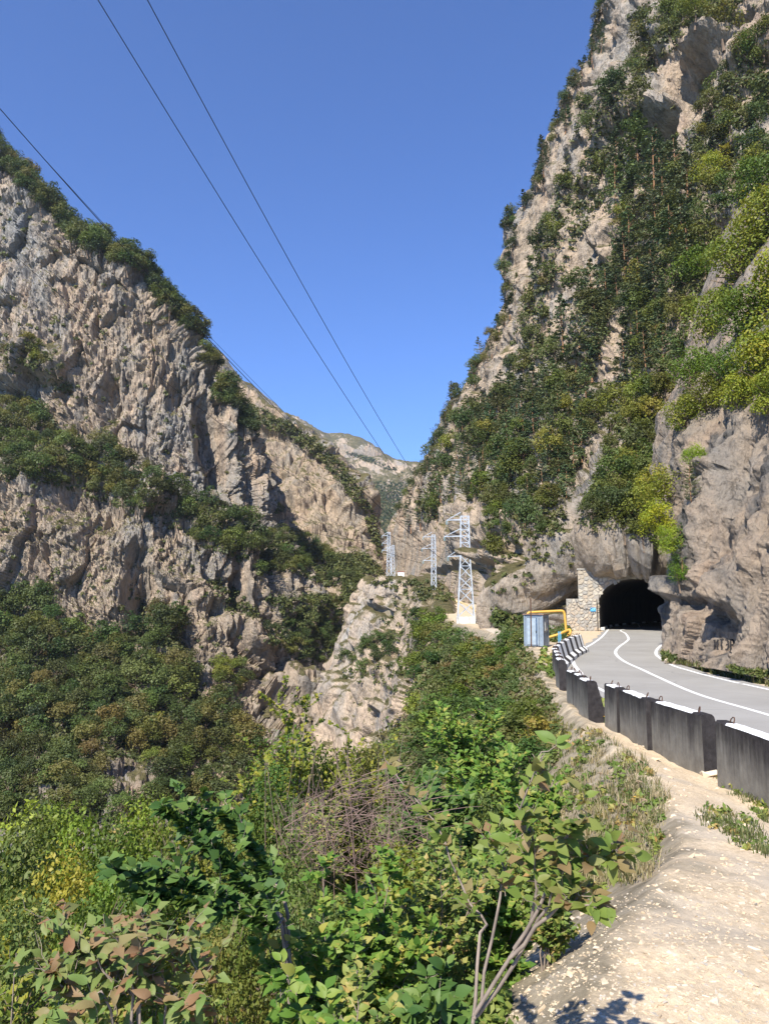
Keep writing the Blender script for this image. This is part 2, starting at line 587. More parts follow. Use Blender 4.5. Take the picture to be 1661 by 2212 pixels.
# great cliff across the gorge, with its wooded ledge, lower face and forest slope
rowsL = [
    [(-330, 20, 380), (-150, 250, 350), (10, 430, 335), (140, 530, 325), (280, 650, 318), (400, 770, 312), (490, 890, 310), (533, 1000, 308), (560, 1090, 306)],
    [(-330, -20, 300), (-150, 195, 275), (-6, 366, 262), (112, 462, 255), (250, 586, 250), (366, 704, 246), (452, 815, 246), (500, 912, 248), (542, 1030, 254)],
    [(-330, 350, 275), (-150, 430, 255), (0, 510, 246), (130, 575, 240), (266, 660, 238), (385, 755, 238), (470, 860, 239), (518, 955, 243), (556, 1060, 250)],
    [(-330, 600, 265), (-150, 630, 246), (0, 690, 238), (130, 740, 234), (262, 800, 232), (375, 880, 232), (460, 960, 234), (516, 1020, 239), (560, 1095, 247)],
    [(-330, 830, 258), (-150, 850, 242), (0, 885, 234), (115, 935, 229), (245, 995, 227), (345, 1055, 227), (435, 1110, 228), (505, 1135, 233), (566, 1160, 243)],
    [(-330, 960, 226), (-150, 1000, 214), (0, 1040, 206), (115, 1055, 203), (235, 1085, 203), (335, 1125, 205), (435, 1175, 208), (545, 1225, 214), (650, 1275, 232)],
    [(-330, 1150, 218), (-150, 1170, 208), (0, 1190, 200), (120, 1210, 197), (240, 1240, 197), (350, 1285, 198), (455, 1335, 201), (570, 1370, 210), (690, 1385, 236)],
    [(-330, 1300, 212), (-150, 1320, 202), (0, 1340, 194), (125, 1385, 190), (255, 1400, 190), (375, 1440, 190), (475, 1485, 193), (585, 1500, 205), (715, 1480, 240)],
    [(-330, 1420, 190), (-150, 1440, 182), (0, 1460, 176), (125, 1490, 174), (255, 1510, 173), (375, 1540, 173), (475, 1570, 177), (600, 1590, 192), (735, 1570, 238)],
    [(-330, 1560, 165), (-150, 1580, 155), (0, 1600, 148), (125, 1615, 146), (255, 1630, 146), (375, 1660, 148), (490, 1680, 154), (620, 1690, 172), (760, 1680, 225)],
    [(-330, 1850, 115), (-150, 1850, 110), (0, 1850, 105), (125, 1850, 105), (255, 1850, 106), (375, 1850, 110), (500, 1850, 118), (640, 1860, 136), (800, 1850, 190)],
    [(-330, 2250, 80), (-150, 2250, 76), (0, 2250, 74), (125, 2250, 74), (255, 2250, 75), (375, 2250, 78), (500, 2250, 84), (640, 2200, 100), (800, 2150, 150)],
]
dentsL = [
    (455, 985, 30, 110, -11, -0.25), (300, 1260, 26, 80, -6, 0.1), (30, 1150, 50, 60, -5, 0), (200, 1100, 90, 60, -9, 0.3), (310, 1330, 30, 75, -8, 0.15), (120, 800, 60, 40, 7, 0.5), (40, 820, 60, 50, 7, 0.5),
    (462, 860, 12, 60, -5, -0.15), (150, 520, 70, 22, -4, 0.5), (225, 545, 30, 18, -4, 0.5), (570, 1520, 35, 14, -7, 0.5), (560, 1560, 30, 14, -8, 0.4), (430, 1310, 40, 30, 5, 0.5),
    (255, 880, 22, 70, -6, 0.15), (340, 740, 40, 20, -3, 0.3), (500, 1300, 14, 70, -7, -0.1), (560, 1240, 20, 60, -6, -0.1), (505, 1390, 70, 30, 6, 0.7), (380, 870, 18, 40, -5, 0)]
CL = cliff("cliff", rowsL, 420, 560, M_ROCK_L, 4.5, 2.6, 1.2, 21, 0.36, 1.25, dentsL, soft=0, scal=1.2, ssz=5.0, flute=0.9, label="great sunlit limestone cliff across the gorge")

# second cliff further up the gorge on the same side
rowsS = [
    [(450, 780, 560), (560, 900, 552), (650, 945, 544), (715, 1000, 536), (765, 1055, 528), (800, 1120, 520), (818, 1190, 512), (826, 1225, 504)],
    [(430, 760, 416), (545, 872, 400), (640, 925, 384), (702, 975, 376), (762, 1035, 370), (796, 1100, 370), (815, 1180, 376), (830, 1225, 400)],
    [(430, 860, 384), (540, 940, 364), (610, 960, 356), (670, 1000, 352), (725, 1050, 347), (775, 1110, 349), (806, 1185, 364), (835, 1232, 400)],
    [(430, 1000, 364), (545, 1020, 348), (610, 1050, 340), (675, 1090, 334), (735, 1130, 330), (785, 1170, 334), (815, 1210, 360), (838, 1240, 396)],
    [(430, 1120, 336), (560, 1130, 320), (615, 1150, 314), (690, 1180, 308), (750, 1200, 306), (797, 1220, 316), (822, 1238, 352), (840, 1250, 392)],
    [(430, 1240, 280), (560, 1240, 272), (630, 1250, 268), (700, 1270, 268), (760, 1285, 272), (802, 1290, 296), (828, 1285, 344), (850, 1280, 384)],
    [(430, 1420, 224), (560, 1420, 220), (640, 1430, 220), (715, 1440, 224), (770, 1450, 232), (810, 1430, 264), (840, 1400, 320), (870, 1380, 368)],
    [(430, 1600, 184), (560, 1600, 184), (650, 1600, 186), (730, 1600, 192), (780, 1600, 200), (820, 1580, 232), (850, 1560, 304), (890, 1540, 360)],
]
dentsS = [(590, 952, 40, 9, -5, 0.1), (800, 1120, 18, 60, -10, -0.3), (640, 1010, 60, 40, -4, 0.4), (735, 1090, 40, 30, 5, 0.4), (560, 1060, 14, 50, -8, 0)]
CS = cliff("cliff", rowsS, 240, 300, M_ROCK_L, 8, 3.2, 1.6, 33, 0.5, 2.0, dentsS, label="second limestone cliff further up the gorge")

# far mountain closing the gorge
rowsM = [
    [(420, 820, 2600), (520, 870, 2600), (640, 945, 2500), (700, 968, 2500), (780, 978, 2500), (850, 1022, 2450), (930, 1040, 2400), (1060, 1060, 2400)],
    [(420, 815, 2000), (520, 860, 1950), (640, 938, 1850), (695, 960, 1800), (775, 970, 1750), (835, 1003, 1700), (880, 1026, 1680), (1060, 1040, 1650)],
    [(420, 900, 1850), (520, 930, 1800), (650, 985, 1680), (720, 995, 1620), (785, 1005, 1580), (840, 1025, 1550), (890, 1045, 1520), (1060, 1060, 1500)],
    [(420, 1020, 1600), (520, 1030, 1520), (660, 1050, 1420), (740, 1055, 1360), (800, 1062, 1320), (850, 1075, 1290), (900, 1085, 1260), (1060, 1095, 1250)],
    [(420, 1130, 1350), (520, 1130, 1300), (670, 1130, 1180), (750, 1125, 1120), (810, 1130, 1060), (860, 1140, 1020), (910, 1150, 1000), (1060, 1150, 980)],
    [(420, 1260, 1000), (520, 1260, 950), (680, 1250, 880), (760, 1240, 820), (820, 1240, 760), (870, 1240, 720), (920, 1240, 700), (1060, 1240, 700)],
    [(420, 1330, 700), (520, 1330, 680), (680, 1320, 640), (760, 1310, 600), (820, 1300, 560), (870, 1300, 540), (920, 1300, 520), (1060, 1300, 520)],
]
dentsM = [(850, 1095, 40, 14, 25, 0.3), (770, 990, 60, 6, -14, 0.2), (830, 1020, 60, 6, -14, 0.4)]
CM = cliff("mountain", rowsM, 150, 170, M_ROCK_F, 40, 12, 7, 44, 0.9, 7.0, dentsM, label="far mountain with pale rock bands above forest")

# tunnel frame: foot of the left jamb, axis into the hill, direction across
T0 = G(1295, 1362)
TA = np.array([0.30, 0.954, 0.0]); TA /= np.linalg.norm(TA)
TC = np.array([TA[1], -TA[0], 0.0])
TZ = T0[2]
T_W, T_H, T_SP = 7.3, 5.05, 2.7


def t_local(V):
    q = V - T0
    return q @ TC, q[:, 2], q @ TA


def arch_top(c):
    k = np.clip(np.abs(c - T_W / 2) / (T_W / 2), 0, 1)
    return T_SP + (T_H - T_SP) * np.sqrt(np.clip(1 - k ** 2.2, 0, 1))


def tunnel_cut(V):
    c, z, a = t_local(V)
    return (c > -0.25) & (c < T_W + 0.3) & (z < arch_top(c) + 0.15) & (z > -2) & (a > -2.5) & (a < 45)


# wall of the gorge above road and tunnel
rowsR = [
    [(905, 1262, 420), (835, 1256, 330), (930, 1290, 200), (1078, 1326, 124), (1150, 1350, 92), (1228, 1376, 83), (1330, 1378, 84), (1440, 1384, 84), (1560, 1384, 84), (1800, 1384, 80)],
    [(905, 1180, 420), (858, 1225, 330), (935, 1240, 205), (1078, 1262, 129), (1150, 1282, 95), (1222, 1290, 84), (1330, 1296, 84), (1440, 1300, 83), (1560, 1300, 78), (1800, 1280, 78)],
    [(905, 1140, 420), (862, 1180, 330), (940, 1188, 220), (1045, 1190, 152), (1140, 1198, 106), (1232, 1210, 80), (1335, 1208, 77), (1440, 1212, 75), (1560, 1220, 74), (1800, 1200, 75)],
    [(930, 1080, 420), (884, 1110, 325), (950, 1075, 240), (1030, 1060, 180), (1120, 1065, 138), (1230, 1085, 108), (1330, 1100, 92), (1440, 1110, 84), (1560, 1100, 82), (1800, 1080, 80)],
    [(960, 970, 400), (940, 1015, 290), (980, 980, 240), (1050, 960, 195), (1130, 955, 160), (1235, 960, 132), (1330, 970, 114), (1440, 980, 100), (1560, 970, 94), (1800, 950, 90)],
    [(1030, 860, 360), (1000, 905, 260), (1050, 860, 218), (1120, 845, 185), (1200, 845, 162), (1285, 850, 142), (1375, 850, 126), (1460, 850, 112), (1570, 850, 104), (1800, 830, 98)],
    [(1120, 640, 330), (1094, 745, 235), (1130, 690, 205), (1190, 650, 188), (1250, 630, 170), (1320, 620, 153), (1400, 610, 140), (1480, 600, 126), (1580, 580, 116), (1800, 540, 108)],
    [(1165, 460, 300), (1135, 550, 218), (1185, 460, 195), (1240, 410, 183), (1300, 390, 170), (1375, 370, 157), (1450, 360, 146), (1530, 350, 136), (1620, 320, 126), (1800, 270, 116)],
    [(1240, 250, 280), (1205, 355, 205), (1245, 260, 192), (1300, 215, 182), (1355, 185, 172), (1420, 170, 162), (1485, 160, 152), (1555, 140, 143), (1640, 110, 134), (1800, 40, 124)],
    [(1330, 60, 270), (1300, 170, 202), (1325, 85, 190), (1370, 40, 182), (1420, 10, 174), (1480, -10, 165), (1540, -30, 157), (1610, -60, 149), (1690, -100, 141), (1850, -160, 132)],
    [(1400, -60, 260), (1345, 10, 200), (1385, -90, 192), (1430, -130, 186), (1490, -180, 180), (1550, -220, 174), (1620, -270, 166), (1700, -320, 160), (1780, -360, 152), (1900, -420, 145)],
]
dentsR = [
    (1120, 1288, 40, 44, -8, 0.1), (1185, 1300, 34, 34, -7, 0.0), (1205, 1225, 22, 18, -4, 0.4), (1150, 1262, 8, 50, 2.6, 0.25), (1208, 1285, 8, 34, 2.2, 0.1), (1170, 1190, 50, 7, 2.2, -0.35), (1105, 1215, 26, 12, -3.5, -0.3), (1050, 1275, 22, 60, -9, 0.2), (1290, 1180, 60, 14, -5.0, -0.35), (1370, 1165, 40, 10, -3.5, -0.3), (1395, 1205, 50, 14, 1.6, 0.15), (1270, 1262, 40, 40, -3, 0), (1200, 1275, 12, 40, 2.0, 0.5), (1160, 1235, 40, 10, 3.0, -0.35),  (1228, 1290, 22, 60, -3, 0.1),
    (1440, 315, 55, 26, -8, -0.75), (1520, 200, 60, 28, -9, -0.6), (1590, 80, 60, 26, -9, -0.4), (1380, 280, 25, 70, 4, 0.6), (1320, 760, 30, 80, 6, 0.35), (1240, 600, 40, 120, 5, 0.35), (1270, 1040, 30, 150, 4, 0.42),
    (1560, 130, 70, 18, 6, -0.4), (1460, 270, 60, 16, 5, -0.75), (985, 1235, 60, 9, -6, -0.1), (1010, 1200, 20, 50, 3, 0.3), (1190, 690, 30, 90, 4, 0.2), (1345, 1320, 125, 95, -2.6, 0)]


def fadeR(sx, sy):
    k = np.clip((sx - 1225) / 20, 0, 1) * np.clip((sy - 1212) / 20, 0, 1)
    return (1 - 0.9 * k) * (1 - 0.6 * np.clip((1150 - sx) / 40, 0, 1) * np.clip((sy - 1150) / 60, 0, 1))


CR = cliff("cliff", rowsR, 560, 440, M_ROCK_R, 4.4, 2.1, 0.9, 55, 0.6, 1.0, dentsR, tilt=0.35, scal=1.3, ssz=5.0, label="wooded limestone wall above the road tunnel", cut=tunnel_cut, edge_fade=fadeR)

# near spur of rock beside the road
rowsN = [
    [(1530, 1392, 80), (1496, 1396, 66), (1474, 1404, 53), (1478, 1426, 44.5), (1555, 1447, 37.8), (1665, 1466, 32.6), (1800, 1500, 28), (2050, 1560, 23)],
    [(1530, 1330, 80), (1496, 1335, 66), (1474, 1340, 53.5), (1474, 1340, 45), (1553, 1345, 38.3), (1663, 1350, 33.2), (1800, 1360, 28.5), (2050, 1380, 23)],
    [(1530, 1230, 80), (1500, 1240, 66), (1480, 1235, 56), (1472, 1225, 47.5), (1550, 1220, 40.2), (1663, 1215, 34.6), (1800, 1210, 29.5), (2050, 1200, 24)],
    [(1515, 1080, 82), (1480, 1090, 68), (1458, 1080, 60), (1480, 1065, 51.5), (1552, 1050, 44), (1663, 1035, 37.5), (1800, 1010, 32), (2050, 980, 26)],
    [(1530, 920, 86), (1480, 930, 74), (1468, 930, 66), (1508, 900, 57), (1564, 880, 49), (1663, 850, 41.5), (1800, 820, 36), (2050, 780, 29)],
    [(1560, 850, 96), (1500, 850, 84), (1485, 850, 76), (1520, 810, 66), (1570, 780, 57), (1661, 740, 49), (1800, 690, 42), (2050, 620, 35)],
    [(1600, 700, 116), (1530, 700, 106), (1510, 690, 98), (1545, 640, 86), (1600, 590, 76), (1690, 520, 66), (1830, 450, 58), (2080, 340, 48)],
    [(1640, 500, 140), (1580, 510, 130), (1570, 500, 122), (1610, 440, 110), (1660, 390, 98), (1740, 320, 87), (1880, 230, 77), (2130, 100, 66)],
]
dentsN = [(1530, 1290, 60, 22, 1.3, 0.2), (1590, 1320, 70, 30, -1.2, 0.6), (1480, 1345, 18, 30, -0.8, 0), (1630, 1290, 50, 60, 0.8, 0.3), (1600, 1140, 30, 160, 1.2, 0.35), (1480, 1130, 22, 120, -1.4, 0.25), (1500, 1000, 30, 100, -1.2, 0.3), (1650, 1380, 40, 50, -1.0, 0.2), (1550, 1000, 22, 140, 0.9, 0.3)]
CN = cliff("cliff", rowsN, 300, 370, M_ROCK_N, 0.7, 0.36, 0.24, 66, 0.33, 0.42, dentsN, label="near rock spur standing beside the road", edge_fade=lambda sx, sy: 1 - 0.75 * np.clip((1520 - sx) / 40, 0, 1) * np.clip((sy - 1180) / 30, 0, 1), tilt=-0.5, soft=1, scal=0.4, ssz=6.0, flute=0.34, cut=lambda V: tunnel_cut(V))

# rock buttress under the pylons
rowsB = [
    [(870, 1262, 330), (826, 1250, 300), (850, 1250, 300), (900, 1256, 230), (960, 1285, 170), (1005, 1345, 128), (1065, 1385, 105)],
    [(850, 1290, 260), (800, 1262, 200), (830, 1258, 190), (885, 1266, 172), (945, 1300, 148), (990, 1366, 112), (1065, 1392, 97)],
    [(830, 1330, 250), (786, 1300, 192), (822, 1300, 180), (885, 1305, 160), (945, 1335, 135), (1000, 1395, 104), (1065, 1415, 88)],
    [(800, 1410, 240), (757, 1390, 188), (812, 1385, 170), (880, 1390, 150), (940, 1400, 118), (1000, 1410, 90), (1065, 1410, 76)],
    [(770, 1500, 230), (728, 1475, 184), (790, 1480, 162), (870, 1490, 140), (930, 1490, 108), (1000, 1480, 80), (1065, 1470, 66)],
    [(760, 1590, 220), (705, 1570, 180), (770, 1580, 156), (850, 1590, 132), (920, 1580, 102), (1000, 1560, 76), (1065, 1540, 62)],
    [(750, 1720, 210), (690, 1700, 176), (750, 1710, 150), (840, 1720, 126), (910, 1700, 98), (1000, 1680, 74), (1065, 1660, 60)],
]
dentsB = [(835, 1325, 26, 6, -3.5, 0.2), (860, 1335, 18, 7, -4, 0.4), (880, 1390, 12, 60, -2.5, 0.2), (820, 1400, 30, 60, 2, 0.2), (900, 1420, 10, 40, -2, 0.4)]
CB = cliff("cliff", rowsB, 280, 250, M_ROCK_B, 3.0, 1.5, 0.6, 77, 0.8, 0.9, dentsB, label="pale rock buttress below the pylons", soft=3, scal=0.8, edge_fade=lambda sx, sy: np.clip((sy - 1240) / 40, 0.15, 1) * np.clip((1000 - sx) / 60, 0.1, 1))

# ------------------------------------------------------------------ ground
Yk = [-12, 2, 4, 6, 8, 10, 13, 20, 30, 40, 52, 75, 105, 150, 185, 330]
XE = [0.3, 0.38, 1.05, 2.1, 3.0, 3.6, 4.2, 5.0, 6.2, 7.8, 9.2, 9.5, 9.0, 7.0, -3.0, -4.0]
ZC = [1.45, 1.42, 1.30, 1.02, 0.68, 0.42, 0.2, 0.08, 0.0, 0.12, 0.25, 0.4, 0.45, 3.2, 7.6, 8.0]
SL = [0.62, 0.62, 0.62, 0.62, 0.65, 0.7, 0.75, 0.85, 0.9, 0.95, 1.05, 1.3, 2.4, 4.0, 5.0, 5.0]
BAR_PX = [((1700, 1607), (1543, 1556)), ((1514, 1545), (1399, 1509.5)), ((1394, 1511), (1336, 1486)), ((1329, 1485), (1303, 1476)),
          ((1268, 1471), (1247, 1462.5)), ((1249, 1459), (1237, 1453)), ((1236, 1452), (1222, 1446)), ((1206, 1426), (1198.5, 1419.5)),
          ((1202, 1417), (1198, 1411)), ((1198.3, 1409.5), (1194, 1404)), ((1193, 1403), (1191.5, 1398.5)),
          ((1192.5, 1396.5), (1200, 1390.5)), ((1201, 1389.8), (1210, 1384.6)), ((1211, 1384), (1221, 1378.5)), ((1222, 1378), (1231.5, 1374.4)), ((1232.5, 1374), (1241, 1371.6)), ((1242, 1371.4), (1247, 1370.6))]
BAR = [(G(*a, h=1.0), G(*b, h=1.0)) for a, b in BAR_PX]
_by = [-12.0, 8.0] + [p[1] for ab in BAR for p in ab]
_bx = [6.6, 6.3] + [p[0] for ab in BAR for p in ab]
_o = np.argsort(_by)
_by, _bx = np.array(_by)[_o], np.array(_bx)[_o]


def ground_z(x, y, detail=True):
    x = np.asarray(x, float); y = np.asarray(y, float)
    xe = np.interp(y, Yk, XE); zc = np.interp(y, Yk, ZC); sl = np.interp(y, Yk, SL)
    xb = np.interp(y, _by, _bx)
    far = np.clip((y - 50) / 8, 0, 1)
    zr = road_z(y)
    t = np.clip((x - xe) / np.maximum(xb - xe, 0.5), 0, 1)
    t = t * t * (3 - 2 * t)
    zin = (zc * (1 - t) + (zr - 0.07) * t) * (1 - far) + zc * far
    tr = np.clip((x - (10 + (y - 50) * 0.28)) / 6, 0, 1) * np.clip((110 - y) / 20, 0, 1)
    zin = np.where(y > 50, zin * (1 - tr) + (zr - 0.07) * tr, zin)
    dist = np.maximum(xe - x, 0)
    zs = zc - sl * dist - 0.12 * np.minimum(dist, 1.0) * 0
    zs = np.maximum(zs, -75 + 0.1 * dist)
    z = np.where(x >= xe, zin, zs)
    if detail:
        p = np.stack([x.ravel(), y.ravel(), np.zeros(x.size)], 1)
        onroad = np.clip((x - xb) / 0.6, 0, 1) * np.clip((60 - y) / 8, 0, 1)
        b = (0.10 * fbm(p / 1.3, 91, 3) + 0.035 * fbm(p / 0.28, 92, 3)).reshape(x.shape)
        b2 = (1.2 * fbm(p / 7.0, 93, 4)).reshape(x.shape) * np.clip(dist / 5, 0, 1)
        z = z + b * (1 - 0.9 * onroad) + b2
    return z


ys = np.concatenate([np.linspace(-12, 1.5, 24), 1.5 * (340 / 1.5) ** np.linspace(0.004, 1, 330)])
ts = np.linspace(-1, 1, 300)
off = np.where(ts < 0, -np.sinh(-ts * 5.2) / math.sinh(5.2) * 62, np.sinh(ts * 3.6) / math.sinh(3.6) * 60)
YY, OO = np.meshgrid(ys, off, indexing='ij')
XX = np.interp(YY, Yk, XE) + OO
ZZ = ground_z(XX, YY)


def ground_mat():
    m, nt, b = mat_new("ground_gravel_and_soil")
    p = geo_pos(nt)
    at = N(nt, "ShaderNodeAttribute", attribute_name="edge").outputs["Fac"]
    n1 = noise(nt, p, 1.4, 5, 0.65)
    k = math_(nt, 'ADD', at, math_(nt, 'MULTIPLY', math_(nt, 'SUBTRACT', n1, 0.5), 2.2))
    km = ramp(nt, [(0.0, (0, 0, 0)), (0.45, (1, 1, 1))], k)
    vo = N(nt, "ShaderNodeTexVoronoi", feature='F1'); vo.inputs["Scale"].default_value = 34
    L(nt, p, vo.inputs["Vector"])
    gcol = ramp(nt, [(0.25, (0.44, 0.345, 0.225)), (0.5, (0.56, 0.445, 0.30)), (0.75, (0.63, 0.515, 0.365))], noise(nt, p, 9, 6, 0.75))
    sep = N(nt, "ShaderNodeSeparateColor"); L(nt, vo.outputs["Color"], sep.inputs[0])
    peb = ramp(nt, [(0.0, (0.82, 0.80, 0.78)), (0.5, (1, 1, 1)), (1, (1.12, 1.11, 1.1))], sep.outputs[0])
    gcol = mix(nt, 0.75, gcol.outputs[0], peb.outputs[0], 'MULTIPLY')
    dust = ramp(nt, [(0.5, (0, 0, 0)), (0.62, (1, 1, 1))], noise(nt, p, 0.8, 3, 0.5))
    gcol = mix(nt, math_(nt, 'MULTIPLY', dust.outputs[0], 0.45), gcol, (0.50, 0.44, 0.35))
    soil = ramp(nt, [(0.3, (0.15, 0.125, 0.08)), (0.5, (0.28, 0.235, 0.165)), (0.7, (0.40, 0.345, 0.26))], noise(nt, p, 2.2, 6, 0.7))
    L(nt, mix(nt, km.outputs[0], soil.outputs[0], gcol), b.inputs["Base Color"])
    b.inputs["Roughness"].default_value = 0.95
    b.inputs["Specular IOR Level"].default_value = 0.1
    nrm = bump(nt, noise(nt, p, 9, 9, 0.75), 0.6, 0.045)
    nrm = bump(nt, vo.outputs[0], -0.6, 0.02, nrm)
    L(nt, nrm, b.inputs["Normal"])
    return m


M_GROUND = ground_mat()
edge = (OO + 0.15)
edge = np.where(YY > 22, edge * 0.35 + 0.0, edge)
gV = np.stack([XX, YY, ZZ], -1).reshape(-1, 3)
gF = grid_faces(*XX.shape)
# leave the tunnel floor to the road
ground = ob("ground", mk_mesh("ground", gV, gF, [M_GROUND], smooth=True, vattr={"edge": np.clip(edge, -3, 3).ravel()}))
tag(ground, kind="structure", label="pale gravel berm and slope beside the road")
GT = BVHTree.FromPolygons(gV.tolist(), gF.tolist())

# valley floor: one sheet far below reaching past the mountain
vf = []
gx = np.linspace(-3000, 3000, 80); gy = np.linspace(-400, 4200, 80)
vx, vy = np.meshgrid(gx, gy, indexing='ij')
vz = -80 + 6 * np.sin(vx / 90) * np.cos(vy / 70) + np.clip((vy - 300) / 10, 0, 60)
M_VALLEY = plain("valley_floor", (0.09, 0.10, 0.045), 0.95, var=0.4, scale=0.02)
tag(ob("valley_floor", mk_mesh("valley_floor", np.stack([vx, vy, vz], -1).reshape(-1, 3), grid_faces(80, 80), [M_VALLEY], smooth=True)), kind="structure", label="floor of the gorge far below")

# thin air over the whole gorge
hz = MB().box((0, 1900, 285), (6600, 4700, 740)).mesh("haze", [])
hm = bpy.data.materials.new("haze"); hm.use_nodes = True; hm.node_tree.nodes.clear()
hv_ = hm.node_tree.nodes.new("ShaderNodeVolumePrincipled"); ho = hm.node_tree.nodes.new("ShaderNodeOutputMaterial")
hv_.inputs["Color"].default_value = (0.82, 0.90, 1.0, 1); hv_.inputs["Density"].default_value = 0.00009; hv_.inputs["Anisotropy"].default_value = 0.2
hm.node_tree.links.new(hv_.outputs[0], ho.inputs["Volume"])
hz.materials.append(hm)
tag(ob("haze", hz), "thin blue haze in the gorge air", kind="stuff")

# ------------------------------------------------------------------ road
Lpx = [(1300, 1491), (1252, 1451), (1240, 1436), (1236.5, 1425), (1238, 1419), (1245.5, 1410), (1260, 1401), (1277, 1392), (1293, 1381), (1303, 1372)]
Cpx = [(1661, 1545), (1500, 1497), (1400, 1453), (1352, 1431), (1332, 1416), (1329.5, 1406), (1338, 1396), (1352, 1386), (1357, 1379), (1350, 1368), (1341, 1361)]
Rpx = [(1661, 1490), (1591, 1475), (1500, 1452), (1454, 1438), (1423, 1420), (1416, 1411), (1420, 1401), (1433, 1390), (1446, 1383)]


def line_pts(px, start, end):
    pts = [np.array(s, float) for s in start] + [G(*p) for p in px] + [np.array(e, float) for e in end]
    c = catmull(np.array(pts), 160)
    return c


def tpt(c, a):
    q = T0 + TC * c + TA * a
    return (q[0], q[1], road_z(q[1]))


LL = line_pts(Lpx, [(7.0, -12, 0), (7.1, 8, 0)], [tpt(0.75, 6), tpt(0.9, 25), tpt(1.0, 50)])
CC = line_pts(Cpx, [(10.3, -12, 0), (10.3, 8, 0)], [tpt(3.75, 10), tpt(3.8, 26), tpt(3.9, 50)])
RR = line_pts(Rpx, [(13.6, -12, 0), (13.5, 8, 0)], [tpt(6.75, 0), tpt(6.7, 25), tpt(6.7, 50)])


def ribbon(pts, w, dz):
    t = np.gradient(pts, axis=0); t[:, 2] = 0
    t /= np.linalg.norm(t, axis=1)[:, None] + 1e-9
    s = np.stack([t[:, 1], -t[:, 0], 0 * t[:, 0]], 1)
    a = pts - s * w / 2; b = pts + s * w / 2
    V = np.stack([a, b], 1).reshape(-1, 3)
    V[:, 2] = road_z(V[:, 1]) + dz
    i = np.arange(len(pts) - 1) * 2
    return V, np.stack([i, i + 1, i + 3, i + 2], 1), s


def asphalt_mat():
    m, nt, b = mat_new("worn_asphalt")
    p = geo_pos(nt)
    c = ramp(nt, [(0.3, (0.27, 0.257, 0.232)), (0.55, (0.31, 0.297, 0.27)), (0.75, (0.345, 0.33, 0.30))], noise(nt, p, 0.35, 5, 0.6))
    f = ramp(nt, [(0.3, (0.8, 0.8, 0.8)), (0.7, (1.15, 1.15, 1.15))], noise(nt, p, 45, 3, 0.6))
    col = mix(nt, 0.7, c.outputs[0], f.outputs[0], 'MULTIPLY')
    vo = N(nt, "ShaderNodeTexVoronoi", feature='DISTANCE_TO_EDGE'); vo.inputs["Scale"].default_value = 0.16
    wv = N(nt, "ShaderNodeVectorMath", operation='ADD'); L(nt, p, wv.inputs[0])
    nn = N(nt, "ShaderNodeTexNoise"); nn.inputs["Scale"].default_value = 0.7; L(nt, p, nn.inputs["Vector"]); L(nt, nn.outputs[1], wv.inputs[1])
    L(nt, wv.outputs[0], vo.inputs["Vector"])
    cr = ramp(nt, [(0.0, (1, 1, 1)), (0.006, (0, 0, 0))], vo.outputs[0])
    col = mix(nt, math_(nt, 'MULTIPLY', cr.outputs[0], 0.3), col, (0.09, 0.09, 0.09))
    L(nt, col, b.inputs["Base Color"])
    b.inputs["Roughness"].default_value = 0.85
    b.inputs["Specular IOR Level"].default_value = 0.25
    L(nt, bump(nt, noise(nt, p, 60, 4), 0.25, 0.01), b.inputs["Normal"])
    return m


def line_mat():
    m, nt, b = mat_new("road_paint")
    p = geo_pos(nt)
    w = ramp(nt, [(0.32, (0.34, 0.335, 0.32)), (0.42, (0.74, 0.73, 0.70)), (0.8, (0.82, 0.81, 0.79))], noise(nt, p, 5, 7, 0.75))
    L(nt, w.outputs[0], b.inputs["Base Color"])
    b.inputs["Roughness"].default_value = 0.7
    return m


M_ASPH, M_LINE = asphalt_mat(), line_mat()
yl, yr = np.maximum.accumulate(LL[:, 1]), np.maximum.accumulate(RR[:, 1])
yrow = np.linspace(-12, min(yl[-1], yr[-1]), 160)
wob = 0.12 * np.sin(np.arange(160) * 0.9)
eA = np.stack([np.interp(yrow, yl, LL[:, 0]) - 0.4 - wob, yrow, 0 * yrow], 1)
eB = np.stack([np.interp(yrow, yr, RR[:, 0]) + 0.45 + wob * 0.8, yrow, 0 * yrow], 1)
K = 9
rv = np.stack([eA * (1 - k / (K - 1)) + eB * k / (K - 1) for k in range(K)], 1)
rv[..., 2] = road_z(rv[..., 1]) + 0.0
tag(ob("road", mk_mesh("road", rv.reshape(-1, 3), grid_faces(160, K), [M_ASPH], smooth=True)), kind="structure", label="grey two-lane mountain road bending into the tunnel")
for pts, w, lab in ((LL, 0.17, "white edge line on the barrier side of the road"), (CC, 0.17, "white centre line of the road"), (RR, 0.17, "white edge line on the cliff side of the road")):
    V, f, _ = ribbon(pts, w, 0.004)
    tag(ob("road_marking", mk_mesh("road_marking", V, f, [M_LINE])), kind="structure", label=lab)

# ------------------------------------------------------------------ tunnel and portal


def concrete_mat(name, col, sc=1.0, dark=0.5):
    m, nt, b = mat_new(name)
    p = geo_pos(nt)
    c = ramp(nt, [(0.3, [x * 0.72 for x in col]), (0.5, col), (0.75, [min(1, x * 1.18) for x in col])], noise(nt, mapping(nt, p, (1, 1, 0.4)), 1.3 * sc, 6, 0.7))
    L(nt, c.outputs[0], b.inputs["Base Color"])
    b.inputs["Roughness"].default_value = 0.9
    b.inputs["Specular IOR Level"].default_value = 0.15
    L(nt, bump(nt, noise(nt, p, 12 * sc, 6, 0.7), 0.5, 0.03), b.inputs["Normal"])
    return m


